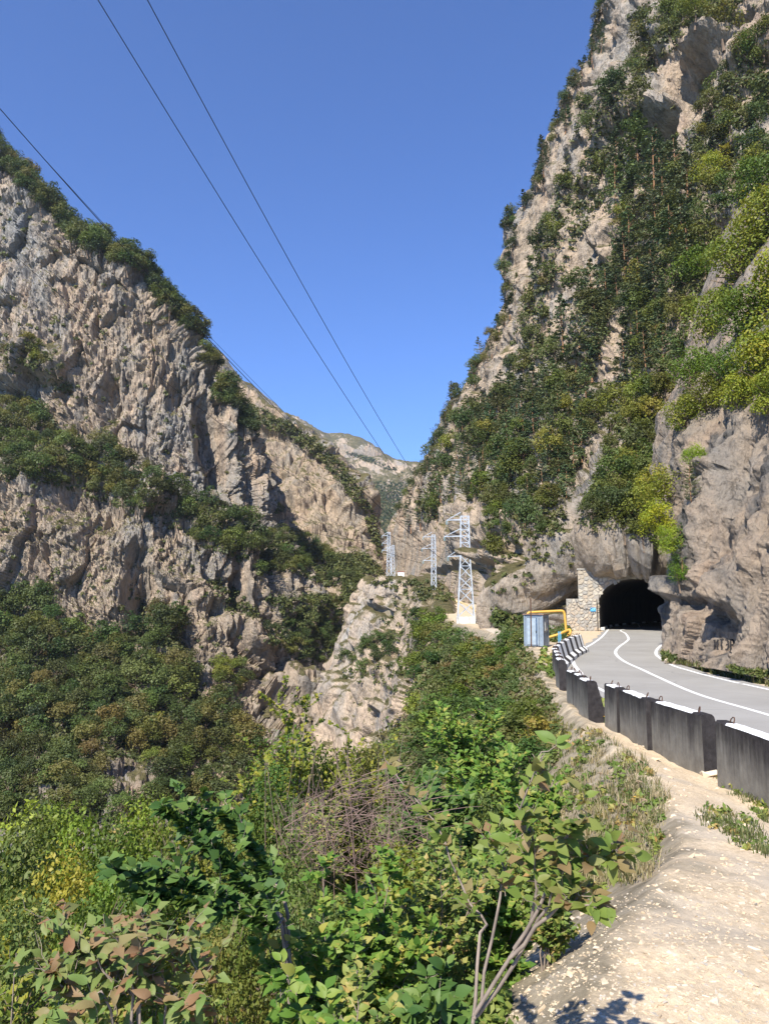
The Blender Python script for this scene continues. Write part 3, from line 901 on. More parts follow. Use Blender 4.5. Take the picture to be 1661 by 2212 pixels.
M_CONC = concrete_mat("old_concrete", (0.40, 0.38, 0.34))
M_CONC_L = concrete_mat("pale_concrete", (0.55, 0.54, 0.51), 2)
M_LINING = concrete_mat("dark_lining", (0.10, 0.095, 0.09))  # lining concrete, much darker than the other concretes
M_MORTAR = concrete_mat("grey_mortar", (0.33, 0.30, 0.26), 3)
STONES = [plain("wall_stone_%s" % n, c, 0.9, var=0.25, scale=4, bmp=0.4) for n, c in (("buff", (0.36, 0.31, 0.24)), ("grey", (0.29, 0.275, 0.245)), ("tan", (0.38, 0.31, 0.235)), ("pale", (0.42, 0.38, 0.31)))]

portal = ob("tunnel_portal", None, loc=T0)
tag(portal, "rubble-stone portal wall framing the dark mouth of the road tunnel", "tunnel portal")


def tl(c, z, a):
    """tunnel frame -> local coordinates of the portal empty"""
    return TC * c + TA * a + np.array([0, 0, 1.0]) * z


# lining: inner tube from portal into the hill, slightly curved to the right, closed at its end
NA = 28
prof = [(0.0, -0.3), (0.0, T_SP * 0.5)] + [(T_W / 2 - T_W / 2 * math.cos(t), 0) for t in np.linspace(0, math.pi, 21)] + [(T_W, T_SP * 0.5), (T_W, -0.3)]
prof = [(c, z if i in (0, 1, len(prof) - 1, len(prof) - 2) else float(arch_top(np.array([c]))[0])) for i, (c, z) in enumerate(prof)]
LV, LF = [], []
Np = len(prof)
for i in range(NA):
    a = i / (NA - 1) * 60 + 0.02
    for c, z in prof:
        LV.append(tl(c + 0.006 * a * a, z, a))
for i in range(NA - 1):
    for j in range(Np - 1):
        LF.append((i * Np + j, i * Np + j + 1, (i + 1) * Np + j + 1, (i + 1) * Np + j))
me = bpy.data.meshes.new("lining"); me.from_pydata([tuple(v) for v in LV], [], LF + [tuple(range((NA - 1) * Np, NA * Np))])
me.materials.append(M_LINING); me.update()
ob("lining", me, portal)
M_BLK = plain("kerb_black", (0.03, 0.03, 0.03), 0.7)
M_WHT = plain("kerb_white", (0.6, 0.6, 0.58), 0.7)
kme = [bevel(MB().box((0, 0, 0), (0.42, 2.1, 0.3), np.stack([TC, TA, [0, 0, 1]], 1)).mesh("kerb_block", [m]), 0.02) for m in (M_WHT, M_BLK)]
for side, c0 in ((0, 0.22), (1, T_W - 0.22)):
    for i in range(18):
        a = i * 2.2 + 0.6
        ob("kerb_block", kme[i % 2], portal, loc=tuple(tl(c0 + 0.006 * a * a, 0.14, a + 0.9)))

# masonry body (mortar) with an arched opening, stones set proud of it
WL, WR, WT = -1.95, T_W + 2.6, 6.0
nC = 60
cs = np.linspace(WL, WR, nC)
Vb, Fb = [], []
bot = np.where((cs > 0) & (cs < T_W), arch_top(cs), -0.3)
bot = np.where(np.isclose(cs, 0), -0.3, bot)
body = MB()
for i in range(nC - 1):
    c0, c1 = cs[i], cs[i + 1]
    cm = (c0 + c1) / 2
    if cm < 0 or cm > T_W:
        z0, z1 = -0.3, -0.3
        if c0 < 0 < c1: c1 = 0.0
    else:
        z0, z1 = float(arch_top(np.array([max(c0, 0)]))[0]), float(arch_top(np.array([min(c1, T_W)]))[0])
        if c0 < 0: c0 = 0.0
    top = WT + 0.05 * math.sin(c0 * 3)
    v = [tl(c0, z0, 0), tl(c1, z1, 0), tl(c1, top, 0), tl(c0, top, 0), tl(c0, z0, 0.9), tl(c1, z1, 0.9), tl(c1, top, 0.9), tl(c0, top, 0.9)]
    body.add(v, BOXF)
ob("wall_body", body.mesh("wall_body", [M_MORTAR]), portal)
wing = MB()
wing.box(tl(-1.65, 1.4, -0.28), (2.9, 0.5, 3.4), np.stack([TC, TA, [0, 0, 1]], 1))
ob("wing_wall", wing.mesh("wing_wall", [M_MORTAR]), portal)


def clip_poly(poly, p, n):
    out = []
    for i in range(len(poly)):
        a, b_ = poly[i], poly[(i + 1) % len(poly)]
        da, db = (a - p) @ n, (b_ - p) @ n
        if da <= 0: out.append(a)
        if (da < 0 < db) or (db < 0 < da):
            out.append(a + (b_ - a) * da / (da - db))
    return out


def stone_field(parent, x0, x1, z0, z1, size, a_front, reject, seed, keep=300):
    r = np.random.default_rng(seed)
    pts = []
    nx = int((x1 - x0) / size) + 1; nz = int((z1 - z0) / (size * 0.8)) + 1
    for i in range(nx):
        for j in range(nz):
            pts.append(((x0 + (i + 0.5 + r.uniform(-.42, .42)) * (x1 - x0) / nx), z0 + (j + 0.5 + r.uniform(-.42, .42)) * (z1 - z0) / nz))
    pts = np.array(pts)
    made = 0
    for i, q in enumerate(pts):
        if reject(q[0], q[1]) or made >= keep:
            continue
        poly = [np.array(v) for v in ((x0, z0), (x1, z0), (x1, z1), (x0, z1))]
        dd = np.linalg.norm(pts - q, axis=1)
        for j in np.argsort(dd)[1:14]:
            m = (pts[j] + q) / 2; n = pts[j] - q; n = n / np.linalg.norm(n)
            poly = clip_poly(poly, m - n * 0.028, n)
            if len(poly) < 3: break
        if len(poly) < 3: continue
        pl = np.array(poly); cen = pl.mean(0)
        # round the corners a little
        pl2 = []
        for k in range(len(pl)):
            a, b_ = pl[k], pl[(k + 1) % len(pl)]
            pl2 += [a * 0.78 + b_ * 0.22, a * 0.22 + b_ * 0.78]
        pl = np.array(pl2); n = len(pl)
        dep = r.uniform(0.03, 0.075)
        loc = tl(cen[0], cen[1], a_front)
        V = [TC * (p[0] - cen[0]) + np.array([0, 0, p[1] - cen[1]]) for p in pl]
        V2 = [TC * (p[0] - cen[0]) * 0.86 + np.array([0, 0, (p[1] - cen[1]) * 0.86]) - TA * (dep + r.uniform(-.012, .012)) for p in pl]
        V3 = [-TA * (dep + 0.02)]
        fcs = [(k, (k + 1) % n, n + (k + 1) % n, n + k) for k in range(n)] + [(n + k, n + (k + 1) % n, 2 * n) for k in range(n)]
        me = bpy.data.meshes.new("stone"); me.from_pydata([tuple(v) for v in V + V2 + V3], [], fcs)
        me.materials.append(STONES[int(r.integers(0, 4))]); me.update()
        ob("stone", me, parent, loc=tuple(loc))
        made += 1


def in_arch(c, z):
    return 0 - 0.05 < c < T_W + 0.05 and z < float(arch_top(np.array([c]))[0]) + 0.08


stone_field(portal, WL, WR, 0.0, WT, 0.50, 0.0, lambda c, z: in_arch(c, z) or (c < -0.25 and z < 3.1) or c > T_W + 1.2, 5, 210)
stone_field(portal, -3.08, -0.22, 0.0, 3.08, 0.42, -0.53, lambda c, z: False, 6, 80)
ob("coping", MB().box(tl((WL + 1.0) / 2, WT + 0.04, 0.35), (1.0 - WL + 0.1, 1.0, 0.1), np.stack([TC, TA, [0, 0, 1]], 1)).mesh("coping", [M_CONC]), portal)

# blue plate on the portal wall
M_BLUE = plain("blue_enamel", (0.06, 0.32, 0.62), 0.4, var=0.1)
M_PALEBLUE = plain("pale_blue_paint", (0.45, 0.68, 0.85), 0.5, var=0.1)
sg = ob("wall_sign", None, loc=tuple(T0 + tl(-0.55, 2.05, -0.64)))
tag(sg, "small bright blue plate fixed to the stone wall beside the tunnel mouth", "sign")
Rt = np.stack([TC, TA, [0, 0, 1]], 1)
ob("plate", MB().box((0, 0, 0), (0.52, 0.04, 0.36), Rt).mesh("plate", [M_BLUE]), sg)
ob("rim", MB().box(tl(0, 0.10, -0.026), (0.46, 0.012, 0.03), Rt).box(tl(-0.1, -0.03, -0.026), (0.2, 0.012, 0.03), Rt).beam(tl(0.02, -0.1, -0.026), tl(0.22, 0.12, -0.026), 0.03).mesh("rim", [M_PALEBLUE]), sg)
M_WIRE = plain("black_cable", (0.02, 0.02, 0.022), 0.5)
cab = MB()
cab.tube(catmull([tl(-2.2, 3.1, -0.62), tl(-1.9, 2.35, -0.64), tl(-1.1, 2.05, -0.64), tl(-0.6, 2.2, -0.66), tl(0.05, 2.35, -0.3)], 14), 0.022, 4)
cab.tube(catmull([tl(-0.5, 1.9, -0.66), tl(-0.75, 1.2, -0.64), tl(-1.2, 0.5, -0.64), tl(-1.15, 0.0, -0.64)], 12), 0.018, 4)
o = ob("wall_cable", cab.mesh("wall_cable", [M_WIRE]), loc=tuple(T0))
tag(o, "thin dark cable drooping across the stone wall beside the tunnel", "cable")

# ------------------------------------------------------------------ concrete barriers


def barrier_mat():
    m, nt, b = mat_new("painted_barrier")
    tc = N(nt, "ShaderNodeTexCoord")
    p = tc.outputs["Object"]
    sx = N(nt, "ShaderNodeSeparateXYZ"); L(nt, p, sx.inputs[0])
    oi = N(nt, "ShaderNodeObjectInfo")
    wp = N(nt, "ShaderNodeVectorMath", operation='ADD'); L(nt, p, wp.inputs[0]); L(nt, oi.outputs["Location"], wp.inputs[1])
    v = wp.outputs[0]
    mu = N(nt, "ShaderNodeAttribute", attribute_name="u").outputs["Fac"]      # along the block, 0..1
    face = N(nt, "ShaderNodeAttribute", attribute_name="face").outputs["Fac"]  # 0 back, 1 painted road side and top, 2 ends
    conc = ramp(nt, [(0.3, (0.12, 0.11, 0.092)), (0.55, (0.19, 0.178, 0.15)), (0.8, (0.26, 0.245, 0.21))], noise(nt, v, 2.5, 6, 0.7))
    # black paint that has run down the back in streaks
    st = noise(nt, mapping(nt, v, (1, 1, 0.06)), 9, 5, 0.7)
    st2 = noise(nt, mapping(nt, v, (1, 1, 0.2)), 2.0, 4, 0.6)
    k = math_(nt, 'ADD', math_(nt, 'MULTIPLY', sx.outputs[2], 0.9), math_(nt, 'MULTIPLY', math_(nt, 'ADD', st, st2), 0.9))
    bl = ramp(nt, [(0.95, (0, 0, 0)), (1.0, (0, 0, 0))], None)
    kk = math_(nt, 'SUBTRACT', k, 1.1)
    km = ramp(nt, [(0.0, (0, 0, 0)), (0.5, (0.85, 0.85, 0.85)), (0.7, (1, 1, 1))], kk)
    black = ramp(nt, [(0.3, (0.016, 0.014, 0.014)), (0.7, (0.045, 0.04, 0.04))], noise(nt, v, 7, 5, 0.7))
    back = mix(nt, km.outputs[0], conc.outputs[0], black.outputs[0])
    # white field between two black ends
    w = math_(nt, 'ABSOLUTE', math_(nt, 'SUBTRACT', mu, 0.5))
    w = math_(nt, 'ADD', w, math_(nt, 'MULTIPLY', math_(nt, 'SUBTRACT', noise(nt, v, 9, 3), 0.5), 0.03))
    wm = ramp(nt, [(0.335, (1, 1, 1)), (0.345, (0, 0, 0))], w)
    white = ramp(nt, [(0.25, (0.62, 0.61, 0.59)), (0.5, (0.80, 0.80, 0.79))], noise(nt, v, 6, 5, 0.7))
    paint = mix(nt, wm.outputs[0], black.outputs[0], white.outputs[0])
    isp = math_(nt, 'GREATER_THAN', face, 0.5)
    ise = math_(nt, 'GREATER_THAN', face, 1.5)
    col = mix(nt, isp, back, paint)
    col = mix(nt, ise, col, black.outputs[0])
    L(nt, col, b.inputs["Base Color"])
    b.inputs["Roughness"].default_value = 0.8
    b.inputs["Specular IOR Level"].default_value = 0.2
    L(nt, bump(nt, noise(nt, v, 22, 6, 0.7), 0.4, 0.02), b.inputs["Normal"])
    return m


M_BAR = barrier_mat()
M_RUST = plain("rusty_steel", (0.10, 0.055, 0.035), 0.8, 0.2, var=0.4, scale=20)


def barrier_mesh(Lb, r):
    """jersey-type block: local x along the block, +y towards the road, flush back at y = 0"""
    H = 1.0
    sec = [(0.0, -0.15), (0.0, H - 0.03), (0.03, H), (0.20, H), (0.24, H - 0.04), (0.40, 0.34), (0.62, 0.16), (0.63, -0.15)]
    n = max(4, int(Lb / 0.16)); m = len(sec)
    V, F4, face, us = [], [], [], []
    for i in range(n + 1):
        x = -Lb / 2 + Lb * i / n
        for j, (y, z) in enumerate(sec):
            jit = 0.006
            V.append((x + (r.uniform(-.012, .012) if i in (0, n) else 0), y + r.uniform(-jit, jit), z + (r.uniform(-jit, jit) if z > 0 else 0)))
            us.append(i / n)
    # separate vertices per face class so the paint edges stay crisp
    VV, FF, fa, uu = [], [], [], []

    def quad(idx, cls):
        base = len(VV)
        for q in idx:
            VV.append(V[q]); fa.append(cls); uu.append(us[q])
        FF.append(tuple(range(base, base + len(idx))))
    for i in range(n):
        for j in range(m - 1):
            a = i * m + j
            quad((a, a + m, a + m + 1, a + 1), 0 if j == 0 else 1)
    quad([j for j in range(m)], 2)
    quad([n * m + j for j in range(m)][::-1], 2)
    me = bpy.data.meshes.new("concrete_block"); me.from_pydata(VV, [], FF)
    for key, val in (("u", uu), ("face", fa)):
        a = me.attributes.new(key, 'FLOAT', 'POINT'); a.data.foreach_set("value", np.array(val, np.float32))
    me.materials.append(M_BAR); me.update()
    return me


loopm = MB().tube(np.array([(-0.05, 0, -0.05), (-0.05, 0, 0.06), (-0.02, 0, 0.10), (0.02, 0, 0.10), (0.05, 0, 0.06), (0.05, 0, -0.05)]), 0.011, 5).mesh("lifting_loop", [M_RUST], True)
BLAB = ["nearest black barrier block with a white top, cut by the picture edge", "barrier block next beyond the road gap, dark streaked back", "middle block of the streaked run of three, white top", "short rough-ended block closing the streaked run beside the gap",
        "black-ended barrier block standing first beyond the second gap", "narrow block second beyond the gap, leaning against the black-ended one", "low block third beyond the gap, white stripe along its top", "dark sloping-ended block where the barrier line starts its bend",
        "small block just past the sloping dark one at the bend", "small block at the tightest part of the barrier bend", "block at the turning point of the barrier beside the blue hut", "striped block first on the road-facing row by the hut",
        "striped block second from the hut corner, black and white", "striped block under the yellow gas pipe end", "striped block midway between gas pipe and stone wall", "striped block last but one before the stone wing wall", "last striped block, nearest the stone wing wall"]
for i, (a, b_) in enumerate(BAR):
    r = random.Random(40 + i)
    a0 = np.array([a[0], a[1], 0]); b0 = np.array([b_[0], b_[1], 0])
    d = b0 - a0; Lb = float(np.linalg.norm(d))
    c = (a0 + b0) / 2
    ang = math.atan2(d[1], d[0])
    # local +y must point to the road: road lies to the right of the walk from near to far
    # rotating by ang puts +y on the left of d; flip with a half turn
    root = ob("barrier_block", None, loc=(c[0], c[1], float(road_z(c[1]))))
    root.rotation_euler = (r.uniform(-.012, .012), r.uniform(-.012, .012), ang + math.pi)
    tag(root, BLAB[i], "barrier", "concrete barrier blocks along the road edge")
    ob("concrete_block", barrier_mesh(Lb, r), root)
    for s in (-1, 1):
        lo = ob("lifting_loop", loopm, root, loc=(s * (Lb / 2 - min(0.35, Lb * 0.2)), 0.12, 1.0))
        lo.rotation_euler = (r.uniform(-.5, .5), 0, r.uniform(-.3, .3))

# ------------------------------------------------------------------ hut, gas pipes
HUT = P(1163, 1396, 50.5)
HUT[2] = float(ground_z(HUT[0], HUT[1], False))
Z_H = P(1163, 1396, 50.5)[2]
hut = ob("utility_hut", None, loc=(HUT[0], HUT[1] + 0.6, min(Z_H, HUT[2] + 0.25)))
hut.rotation_euler = (0, 0, -math.radians(30))
tag(hut, "small blue-grey sheet-metal hut with a rusty roof beside the barrier", "hut")
M_HUT = plain("blue_grey_paint", (0.25, 0.30, 0.35), 0.45, 0.3, var=0.15, scale=2.5)
M_DOOR = plain("pale_blue_door", (0.36, 0.42, 0.46), 0.4, 0.3, var=0.2, scale=3)
M_RUSTR = plain("rusty_roof", (0.20, 0.13, 0.10), 0.8, var=0.3, scale=4)
M_GLASS = plain("dusty_glass", (0.35, 0.38, 0.40), 0.15, var=0.15)
hw, hd, hh = 1.28, 1.15, 2.0
mb = MB()
mb.box((0, 0, hh / 2), (hw - 0.06, hd - 0.06, hh))
ob("wall", mb.mesh("wall", [M_HUT]), hut)
for k in range(9):
    ob("wall_rib", MB().box((hw / 2 - 0.02, -hd / 2 + 0.1 + k * (hd - 0.2) / 8, hh * 0.22), (0.03, 0.05, hh * 0.4)).mesh("wall_rib", [M_HUT]), hut)
for x in (-1, 1):
    for y in (-1, 1):
        ob("corner_post", MB().box((x * (hw / 2 - 0.03), y * (hd / 2 - 0.03), hh / 2), (0.09, 0.09, hh)).mesh("corner_post", [M_HUT]), hut)
ob("roof", bevel(MB().box((0, 0, hh + 0.04), (hw + 0.16, hd + 0.16, 0.07)).mesh("roof", [M_RUSTR]), 0.01), hut)
dr = ob("door", bevel(MB().box((-0.06, -hd / 2 - 0.01, 0.95), (0.74, 0.05, 1.72)).mesh("door", [M_DOOR]), 0.01), hut)
ob("handle", MB().box((0.20, -hd / 2 - 0.06, 0.92), (0.03, 0.06, 0.16)).mesh("handle", [M_WIRE]), dr)
fr = ob("door_frame", MB().box((-0.46, -hd / 2 - 0.02, 0.97), (0.06, 0.05, 1.85)).box((0.34, -hd / 2 - 0.02, 0.97), (0.06, 0.05, 1.85)).box((-0.06, -hd / 2 - 0.02, 1.87), (0.74, 0.05, 0.06)).mesh("door_frame", [M_HUT]), hut)
wnd = ob("window", MB().box((hw / 2 - 0.005, 0.05, 1.38), (0.05, 0.5, 0.8)).mesh("window", [plain("window_frame", (0.42, 0.42, 0.40), 0.6)]), hut)
ob("pane", MB().box((hw / 2 + 0.023, 0.05, 1.38), (0.012, 0.4, 0.7)).mesh("pane", [M_GLASS]), wnd)

M_YEL = plain("yellow_pipe_paint", (0.62, 0.36, 0.07), 0.5, var=0.12, scale=5)
dp = 52.8
gp = ob("gas_pipe", None, loc=tuple(P(1139, 1388, dp)))
tag(gp, "yellow gas pipe arching over the blue hut", "gas pipe")


def rel(px, o, d=dp):
    return P(px[0], px[1], d) - np.array(o.location)


def rounded(pts, k=5, rr=0.22):
    out = [pts[0]]
    for a, b_, c in zip(pts[:-2], pts[1:-1], pts[2:]):
        u = (a - b_) / np.linalg.norm(a - b_); w = (c - b_) / np.linalg.norm(c - b_)
        q0, q1 = b_ + u * rr, b_ + w * rr
        for t in np.linspace(0, 1, k):
            out.append((1 - t) ** 2 * q0 + 2 * t * (1 - t) * b_ + t * t * q1)
    return np.array(out + [pts[-1]])


fr_ = [rel(p, gp) for p in ((1139, 1392), (1138.5, 1323), (1218, 1319), (1222.5, 1362))]
ob("pipe_frame", MB().tube(rounded(fr_), 0.085, 10).mesh("pipe_frame", [M_YEL], True), gp)
lo_ = [rel((1160, 1384), gp, 53.6), rel((1204, 1371), gp, 53.2), rel((1231, 1359), gp, 52.6), rel((1232, 1369), gp, 52.4), rel((1226, 1371), gp, 52.2)]
ob("pipe_elbow", MB().tube(rounded(lo_, 5, 0.15), 0.085, 10).mesh("pipe_elbow", [M_YEL], True), gp)
for px in ((1206, 1364), (1210, 1364)):
    o = ob("pipe_support", MB().beam(rel(px, gp, 53), rel((px[0] + .5, 1392), gp, 53), 0.07).mesh("pipe_support", [plain("blue_post_paint", (0.12, 0.36, 0.55), 0.5)]), gp)
po = ob("rusty_pole", MB().beam((0, 0, -0.3), (0.02, 0, 2.75), 0.07).mesh("rusty_pole", [M_RUST]), loc=tuple(P(1147, 1387, 49.3)))
tag(po, "thin rust-red pole standing against the front of the blue hut", "pole")

# ------------------------------------------------------------------ pylons
M_GALV = plain("galvanised_steel", (0.50, 0.54, 0.58), 0.45, 0.35, var=0.1, scale=2)
M_INS = plain("insulator_glass", (0.25, 0.42, 0.45), 0.25, var=0.1)
unit = MB().box((0, 0, 0.5), (1, 1, 1)).mesh("steel_angle", [M_GALV])


def beam_obj(name, a, b_, w, parent):
    a, b_ = Vector(a), Vector(b_)
    d = b_ - a
    q = d.to_track_quat('Z', 'Y')
    return ob(name, unit, parent, mat=Matrix.LocRotScale(a, q, Vector((w, w, d.length))))


def pylon(px, d, ht, label, wb, wt, single=True, rot=0.0, arms=((0.965, 1.9), (0.80, 2.2), (0.60, 1.7)), foot=(2.9, 1.0), up=0.0, thick=1.0):
    base = P(px[0], px[1], d)
    root = ob("pylon", None, loc=tuple(base + np.array([0, 0, up])))
    root.rotation_euler = (0, 0, rot)
    tag(root, label, "pylon", "lattice power pylons on the rock shelf")
    f = bevel(MB().box((0, 0, -foot[1] / 2), (foot[0], foot[0], foot[1])).mesh("footing", [M_CONC_L]), 0.05)
    ob("footing", f, root)

    def half(t):
        return (wb + (wt - wb) * min(1, t / 0.62)) / 2 if t < 0.62 else wt / 2 * (1 - 0.12 * (t - 0.62) / 0.38)
    levels = [0, 0.14, 0.27, 0.39, 0.50, 0.60, 0.67, 0.735, 0.80, 0.865, 0.93, 1.0]
    cor = ((-1, -1), (1, -1), (1, 1), (-1, 1))
    pt = lambda c, t: np.array([c[0] * half(t), c[1] * half(t), t * ht])
    for c in cor:
        mb = MB()
        for t0, t1 in zip(levels[:-1], levels[1:]):
            mb.beam(pt(c, t0), pt(c, t1), 0.13 * thick)
        ob("leg", mb.mesh("leg", [M_GALV]), root)
    lat = MB()
    for i, (t0, t1) in enumerate(zip(levels[:-1], levels[1:])):
        for s in range(4):
            c0, c1 = cor[s], cor[(s + 1) % 4]
            segs = [(pt(c0, t0), pt(c1, t1)), (pt(c1, t0), pt(c0, t1))] if i < 6 else [(pt(c0, t1), pt(c1, t0))] if i % 2 else [(pt(c0, t1), pt(c1, t0))]
            if i % 2 == 1 or i > 5: segs.append((pt(c0, t1), pt(c1, t1)))
            for a, b_ in segs:
                if single: beam_obj("brace", a, b_, 0.075 * thick, root)
                else: lat.beam(a, b_, 0.08 * thick)
    if not single:
        ob("bracing", lat.mesh("bracing", [M_GALV]), root)
    tips = []
    for t, ln in arms:
        h = half(t)
        tip = np.array([-h - ln, 0, t * ht - 0.05])
        mb = MB()
        for s in (-1, 1):
            mb.beam((-h, s * h, t * ht), tip, 0.09 * thick)
            mb.beam((-h, s * h, t * ht + 0.075 * ht), tip, 0.06 * thick)
        mb.beam((h, -h, t * ht), (-h, -h, t * ht), 0.08 * thick)
        am = ob("arm", mb.mesh("arm", [M_GALV]), root)
        ins = MB()
        for k in range(5):
            ins.box(tip + np.array([0, 0, -0.12 - 0.11 * k]), (0.2 * thick, 0.2 * thick, 0.05))
        ins.beam(tip, tip + np.array([0, 0, -0.65]), 0.04 * thick)
        ob("insulator", ins.mesh("insulator", [M_INS]), am)
        R = np.array([[math.cos(rot), -math.sin(rot), 0], [math.sin(rot), math.cos(rot), 0], [0, 0, 1]])
        tips.append(R @ (tip + np.array([0, 0, -0.65])) + np.array(root.location))
    return root, tips


d1 = 104.0
pz = 1661 / d1
PY1, tips1 = pylon((1006, 1332), d1, 216 / pz * 1.0, "tallest and nearest grey lattice pylon with three arms, on a concrete block", 2.15, 1.22, True, rot=-0.06, foot=(2.5, 1.1))
PY2, tips2 = pylon((937, 1287), 150.0, 131 * 150 / 1661, "slim grey pylon on a ribbed concrete block behind the tallest one", 0.95, 0.78, False, arms=((0.97, 1.7), (0.78, 1.9), (0.58, 1.6)), foot=(2.6, 1.4))
PY3, tips3 = pylon((840, 1247), 215.0, 97 * 215 / 1661, "taller of the two pylons by the white kiosk at the gorge bend", 1.35, 0.85, False, arms=((0.93, 1.5), (0.76, 1.5), (0.60, 1.5)), foot=(2.4, 0.8), thick=1.1)
PY4, tips4 = pylon((849, 1247), 245.0, 69 * 245 / 1661, "shorter pylon just behind the tall one near the white kiosk", 1.1, 0.8, False, arms=((0.9, 1.5), (0.7, 1.5), (0.5, 1.5)), foot=(2.2, 0.8), thick=1.1)

# white kiosk on the rock shelf
kz = P(866, 1247, 232)
ki = ob("kiosk", None, loc=tuple(kz)); tag(ki, "tiny white kiosk with a red-edged roof beside the far pylons", "kiosk")
M_WHITE = plain("white_render", (0.72, 0.72, 0.72), 0.8)
ob("wall", MB().box((0, 0, 0.75), (1.9, 1.6, 1.7)).mesh("wall", [M_WHITE]), ki)
ob("roof", MB().box((0, 0, 1.68), (2.2, 1.9, 0.14)).mesh("roof", [plain("red_roof_edge", (0.35, 0.12, 0.08), 0.7)]), ki)

# power lines: each hangs in one vertical plane
M_LINEW = plain("aluminium_cable", (0.035, 0.035, 0.04), 0.5, 0.3)


def wire(px, A, B, label, rad=0.026, last=None):
    """px: sight lines along the cable; A, B: ends in plan"""
    A, B = np.array(A, float), np.array(B, float)
    T, Z = [], []
    for x, y in px:
        r = ray(x, y)
        q = r[0] / r[1]
        t = (q * A[1] - A[0]) / ((B[0] - A[0]) - q * (B[1] - A[1]))
        Y = A[1] + t * (B[1] - A[1])
        T.append(t); Z.append(EYE[2] + r[2] / r[1] * Y)
    if last is not None:
        T.append(1.0); Z.append(last)
    co = np.polyfit(T, Z, 2)
    tt = np.linspace(min(T) - 0.12, max(T), 60)
    pts = np.stack([A[0] + tt * (B[0] - A[0]), A[1] + tt * (B[1] - A[1]), np.polyval(co, tt)], 1)
    o = ob("power_line", MB().tube(pts, rad, 5).mesh("power_line", [M_LINEW], True))
    tag(o, label, "power line", "power lines crossing the sky and the gorge")


t1 = tips1
wire([(320, 0), (480, 298), (620, 558), (760, 800), (860, 972), (912, 1056)], (-19, 0), t1[0][:2], "upper wire of the steep pair crossing the open sky", 0.024, t1[0][2])
wire([(213, 0), (330, 192), (480, 436), (620, 655), (740, 850), (850, 1010)], (-26, 0), t1[1][:2], "lower wire of the steep pair crossing the open sky", 0.026, t1[1][2])
wire([(0, 240), (190, 446), (360, 636), (480, 760), (600, 882), (656, 932), (806, 1100)], (-62, 0), t1[2][:2], "wire running down past the skyline trees of the great cliff", 0.034, t1[2][2])
wire([(380, 646), (470, 748), (560, 838), (655, 928)], (-70, 0), tips2[0][:2], "thin wire close above the one along the cliff skyline", 0.026, tips2[0][2])
wire([(0, 525), (100, 606), (250, 742), (440, 890), (600, 1002), (760, 1108)], (-110, 10), tips2[1][:2], "wire sagging across the pale middle of the great cliff", 0.032, tips2[1][2])
wire([(0, 735), (130, 822), (300, 930), (480, 1030), (600, 1095)], (-120, 20), tips2[2][:2], "wire crossing the cliff just over the wooded ledge", 0.03, tips2[2][2])
wire([(0, 830), (150, 914), (350, 1016), (500, 1084), (700, 1176)], (-120, 20), (tips3[0][0], tips3[0][1]), "lowest wire crossing in front of the wooded ledge", 0.045, tips3[0][2])

# ------------------------------------------------------------------ vegetation: prototypes
BV = {k: BVHTree.FromPolygons(c["V"].tolist(), c["fc"].tolist()) for k, c in (("L", CL), ("S", CS), ("M", CM), ("R", CR), ("N", CN), ("B", CB))}
BV["G"] = GT
RV = BVHTree.FromPolygons(rv.reshape(-1, 3).tolist(), grid_faces(160, K).tolist())


def hit(x, y, keys="LSMRNBG"):
    r = Vector(ray(x, y)).normalized()
    best = None
    for k in keys:
        h = BV[k].ray_cast(Vector(EYE), r)
        if h[0] is not None and (best is None or h[3] < best[1]):
            best = (k, h[3], h[0], h[1])
    if best is not None:
        h = RV.ray_cast(Vector(EYE), r)
        if h[0] is not None and h[3] < best[1] + 0.1 and best[0] == "G":
            return None
    return best


def cards(C, Nn, size, asp, r, fold=0.25):
    """folded leaf-clump blades: centres C, facing Nn"""
    n = len(C)
    t = r.normal(size=(n, 3)); t -= (t * Nn).sum(1)[:, None] * Nn
    t /= np.linalg.norm(t, axis=1)[:, None] + 1e-9
    b_ = np.cross(Nn, t)
    sz = size * r.uniform(0.6, 1.35, n)[:, None]
    f = Nn * sz * fold
    V = np.stack([C - t * sz, C + b_ * sz * asp + f * r.uniform(-1, 1, (n, 1)), C + t * sz * r.uniform(.7, 1.2, (n, 1)), C - b_ * sz * asp + f * r.uniform(-1, 1, (n, 1))], 1).reshape(-1, 3)
    Fc = np.arange(4 * n).reshape(n, 4)
    return V, Fc


def crown_arrays(seed, nl=11, nc=600, card=0.045, w=0.42, zlo=0.22, drop=0.0):
    r = np.random.default_rng(seed)
    cen = []
    for i in range(nl):
        u = r.normal(size=3); u /= np.linalg.norm(u)
        k = r.uniform(0.35, 0.8)
        z = 0.5 * (1 + zlo) + u[2] * (1 - zlo) / 2 * k
        ww = w * (1.0 - 0.35 * max(0, (z - 0.6)) / 0.4)
        cen.append((u[0] * ww * k * 1.1, u[1] * ww * k * 1.1, z, r.uniform(0.13, 0.24)))
    cen = np.array(cen)
    li = r.integers(0, nl, nc)
    u = r.normal(size=(nc, 3)); u[:, 2] += 0.35
    u /= np.linalg.norm(u, axis=1)[:, None]
    C = cen[li, :3] + u * cen[li, 3:4] * (r.uniform(0.35, 1.12, (nc, 1)) ** 0.6) * np.array([1.1, 1.1, 0.85])
    Nn = u * 0.8 + r.normal(size=(nc, 3)) * 0.45 + np.array([0, 0, 0.35])
    Nn /= np.linalg.norm(Nn, axis=1)[:, None]
    V, Fc = cards(C, Nn, card, 0.55, r)
    tint = (0.22 * r.random(nl))[li] + 0.12 * r.random(nc)
    return V, Fc, tint


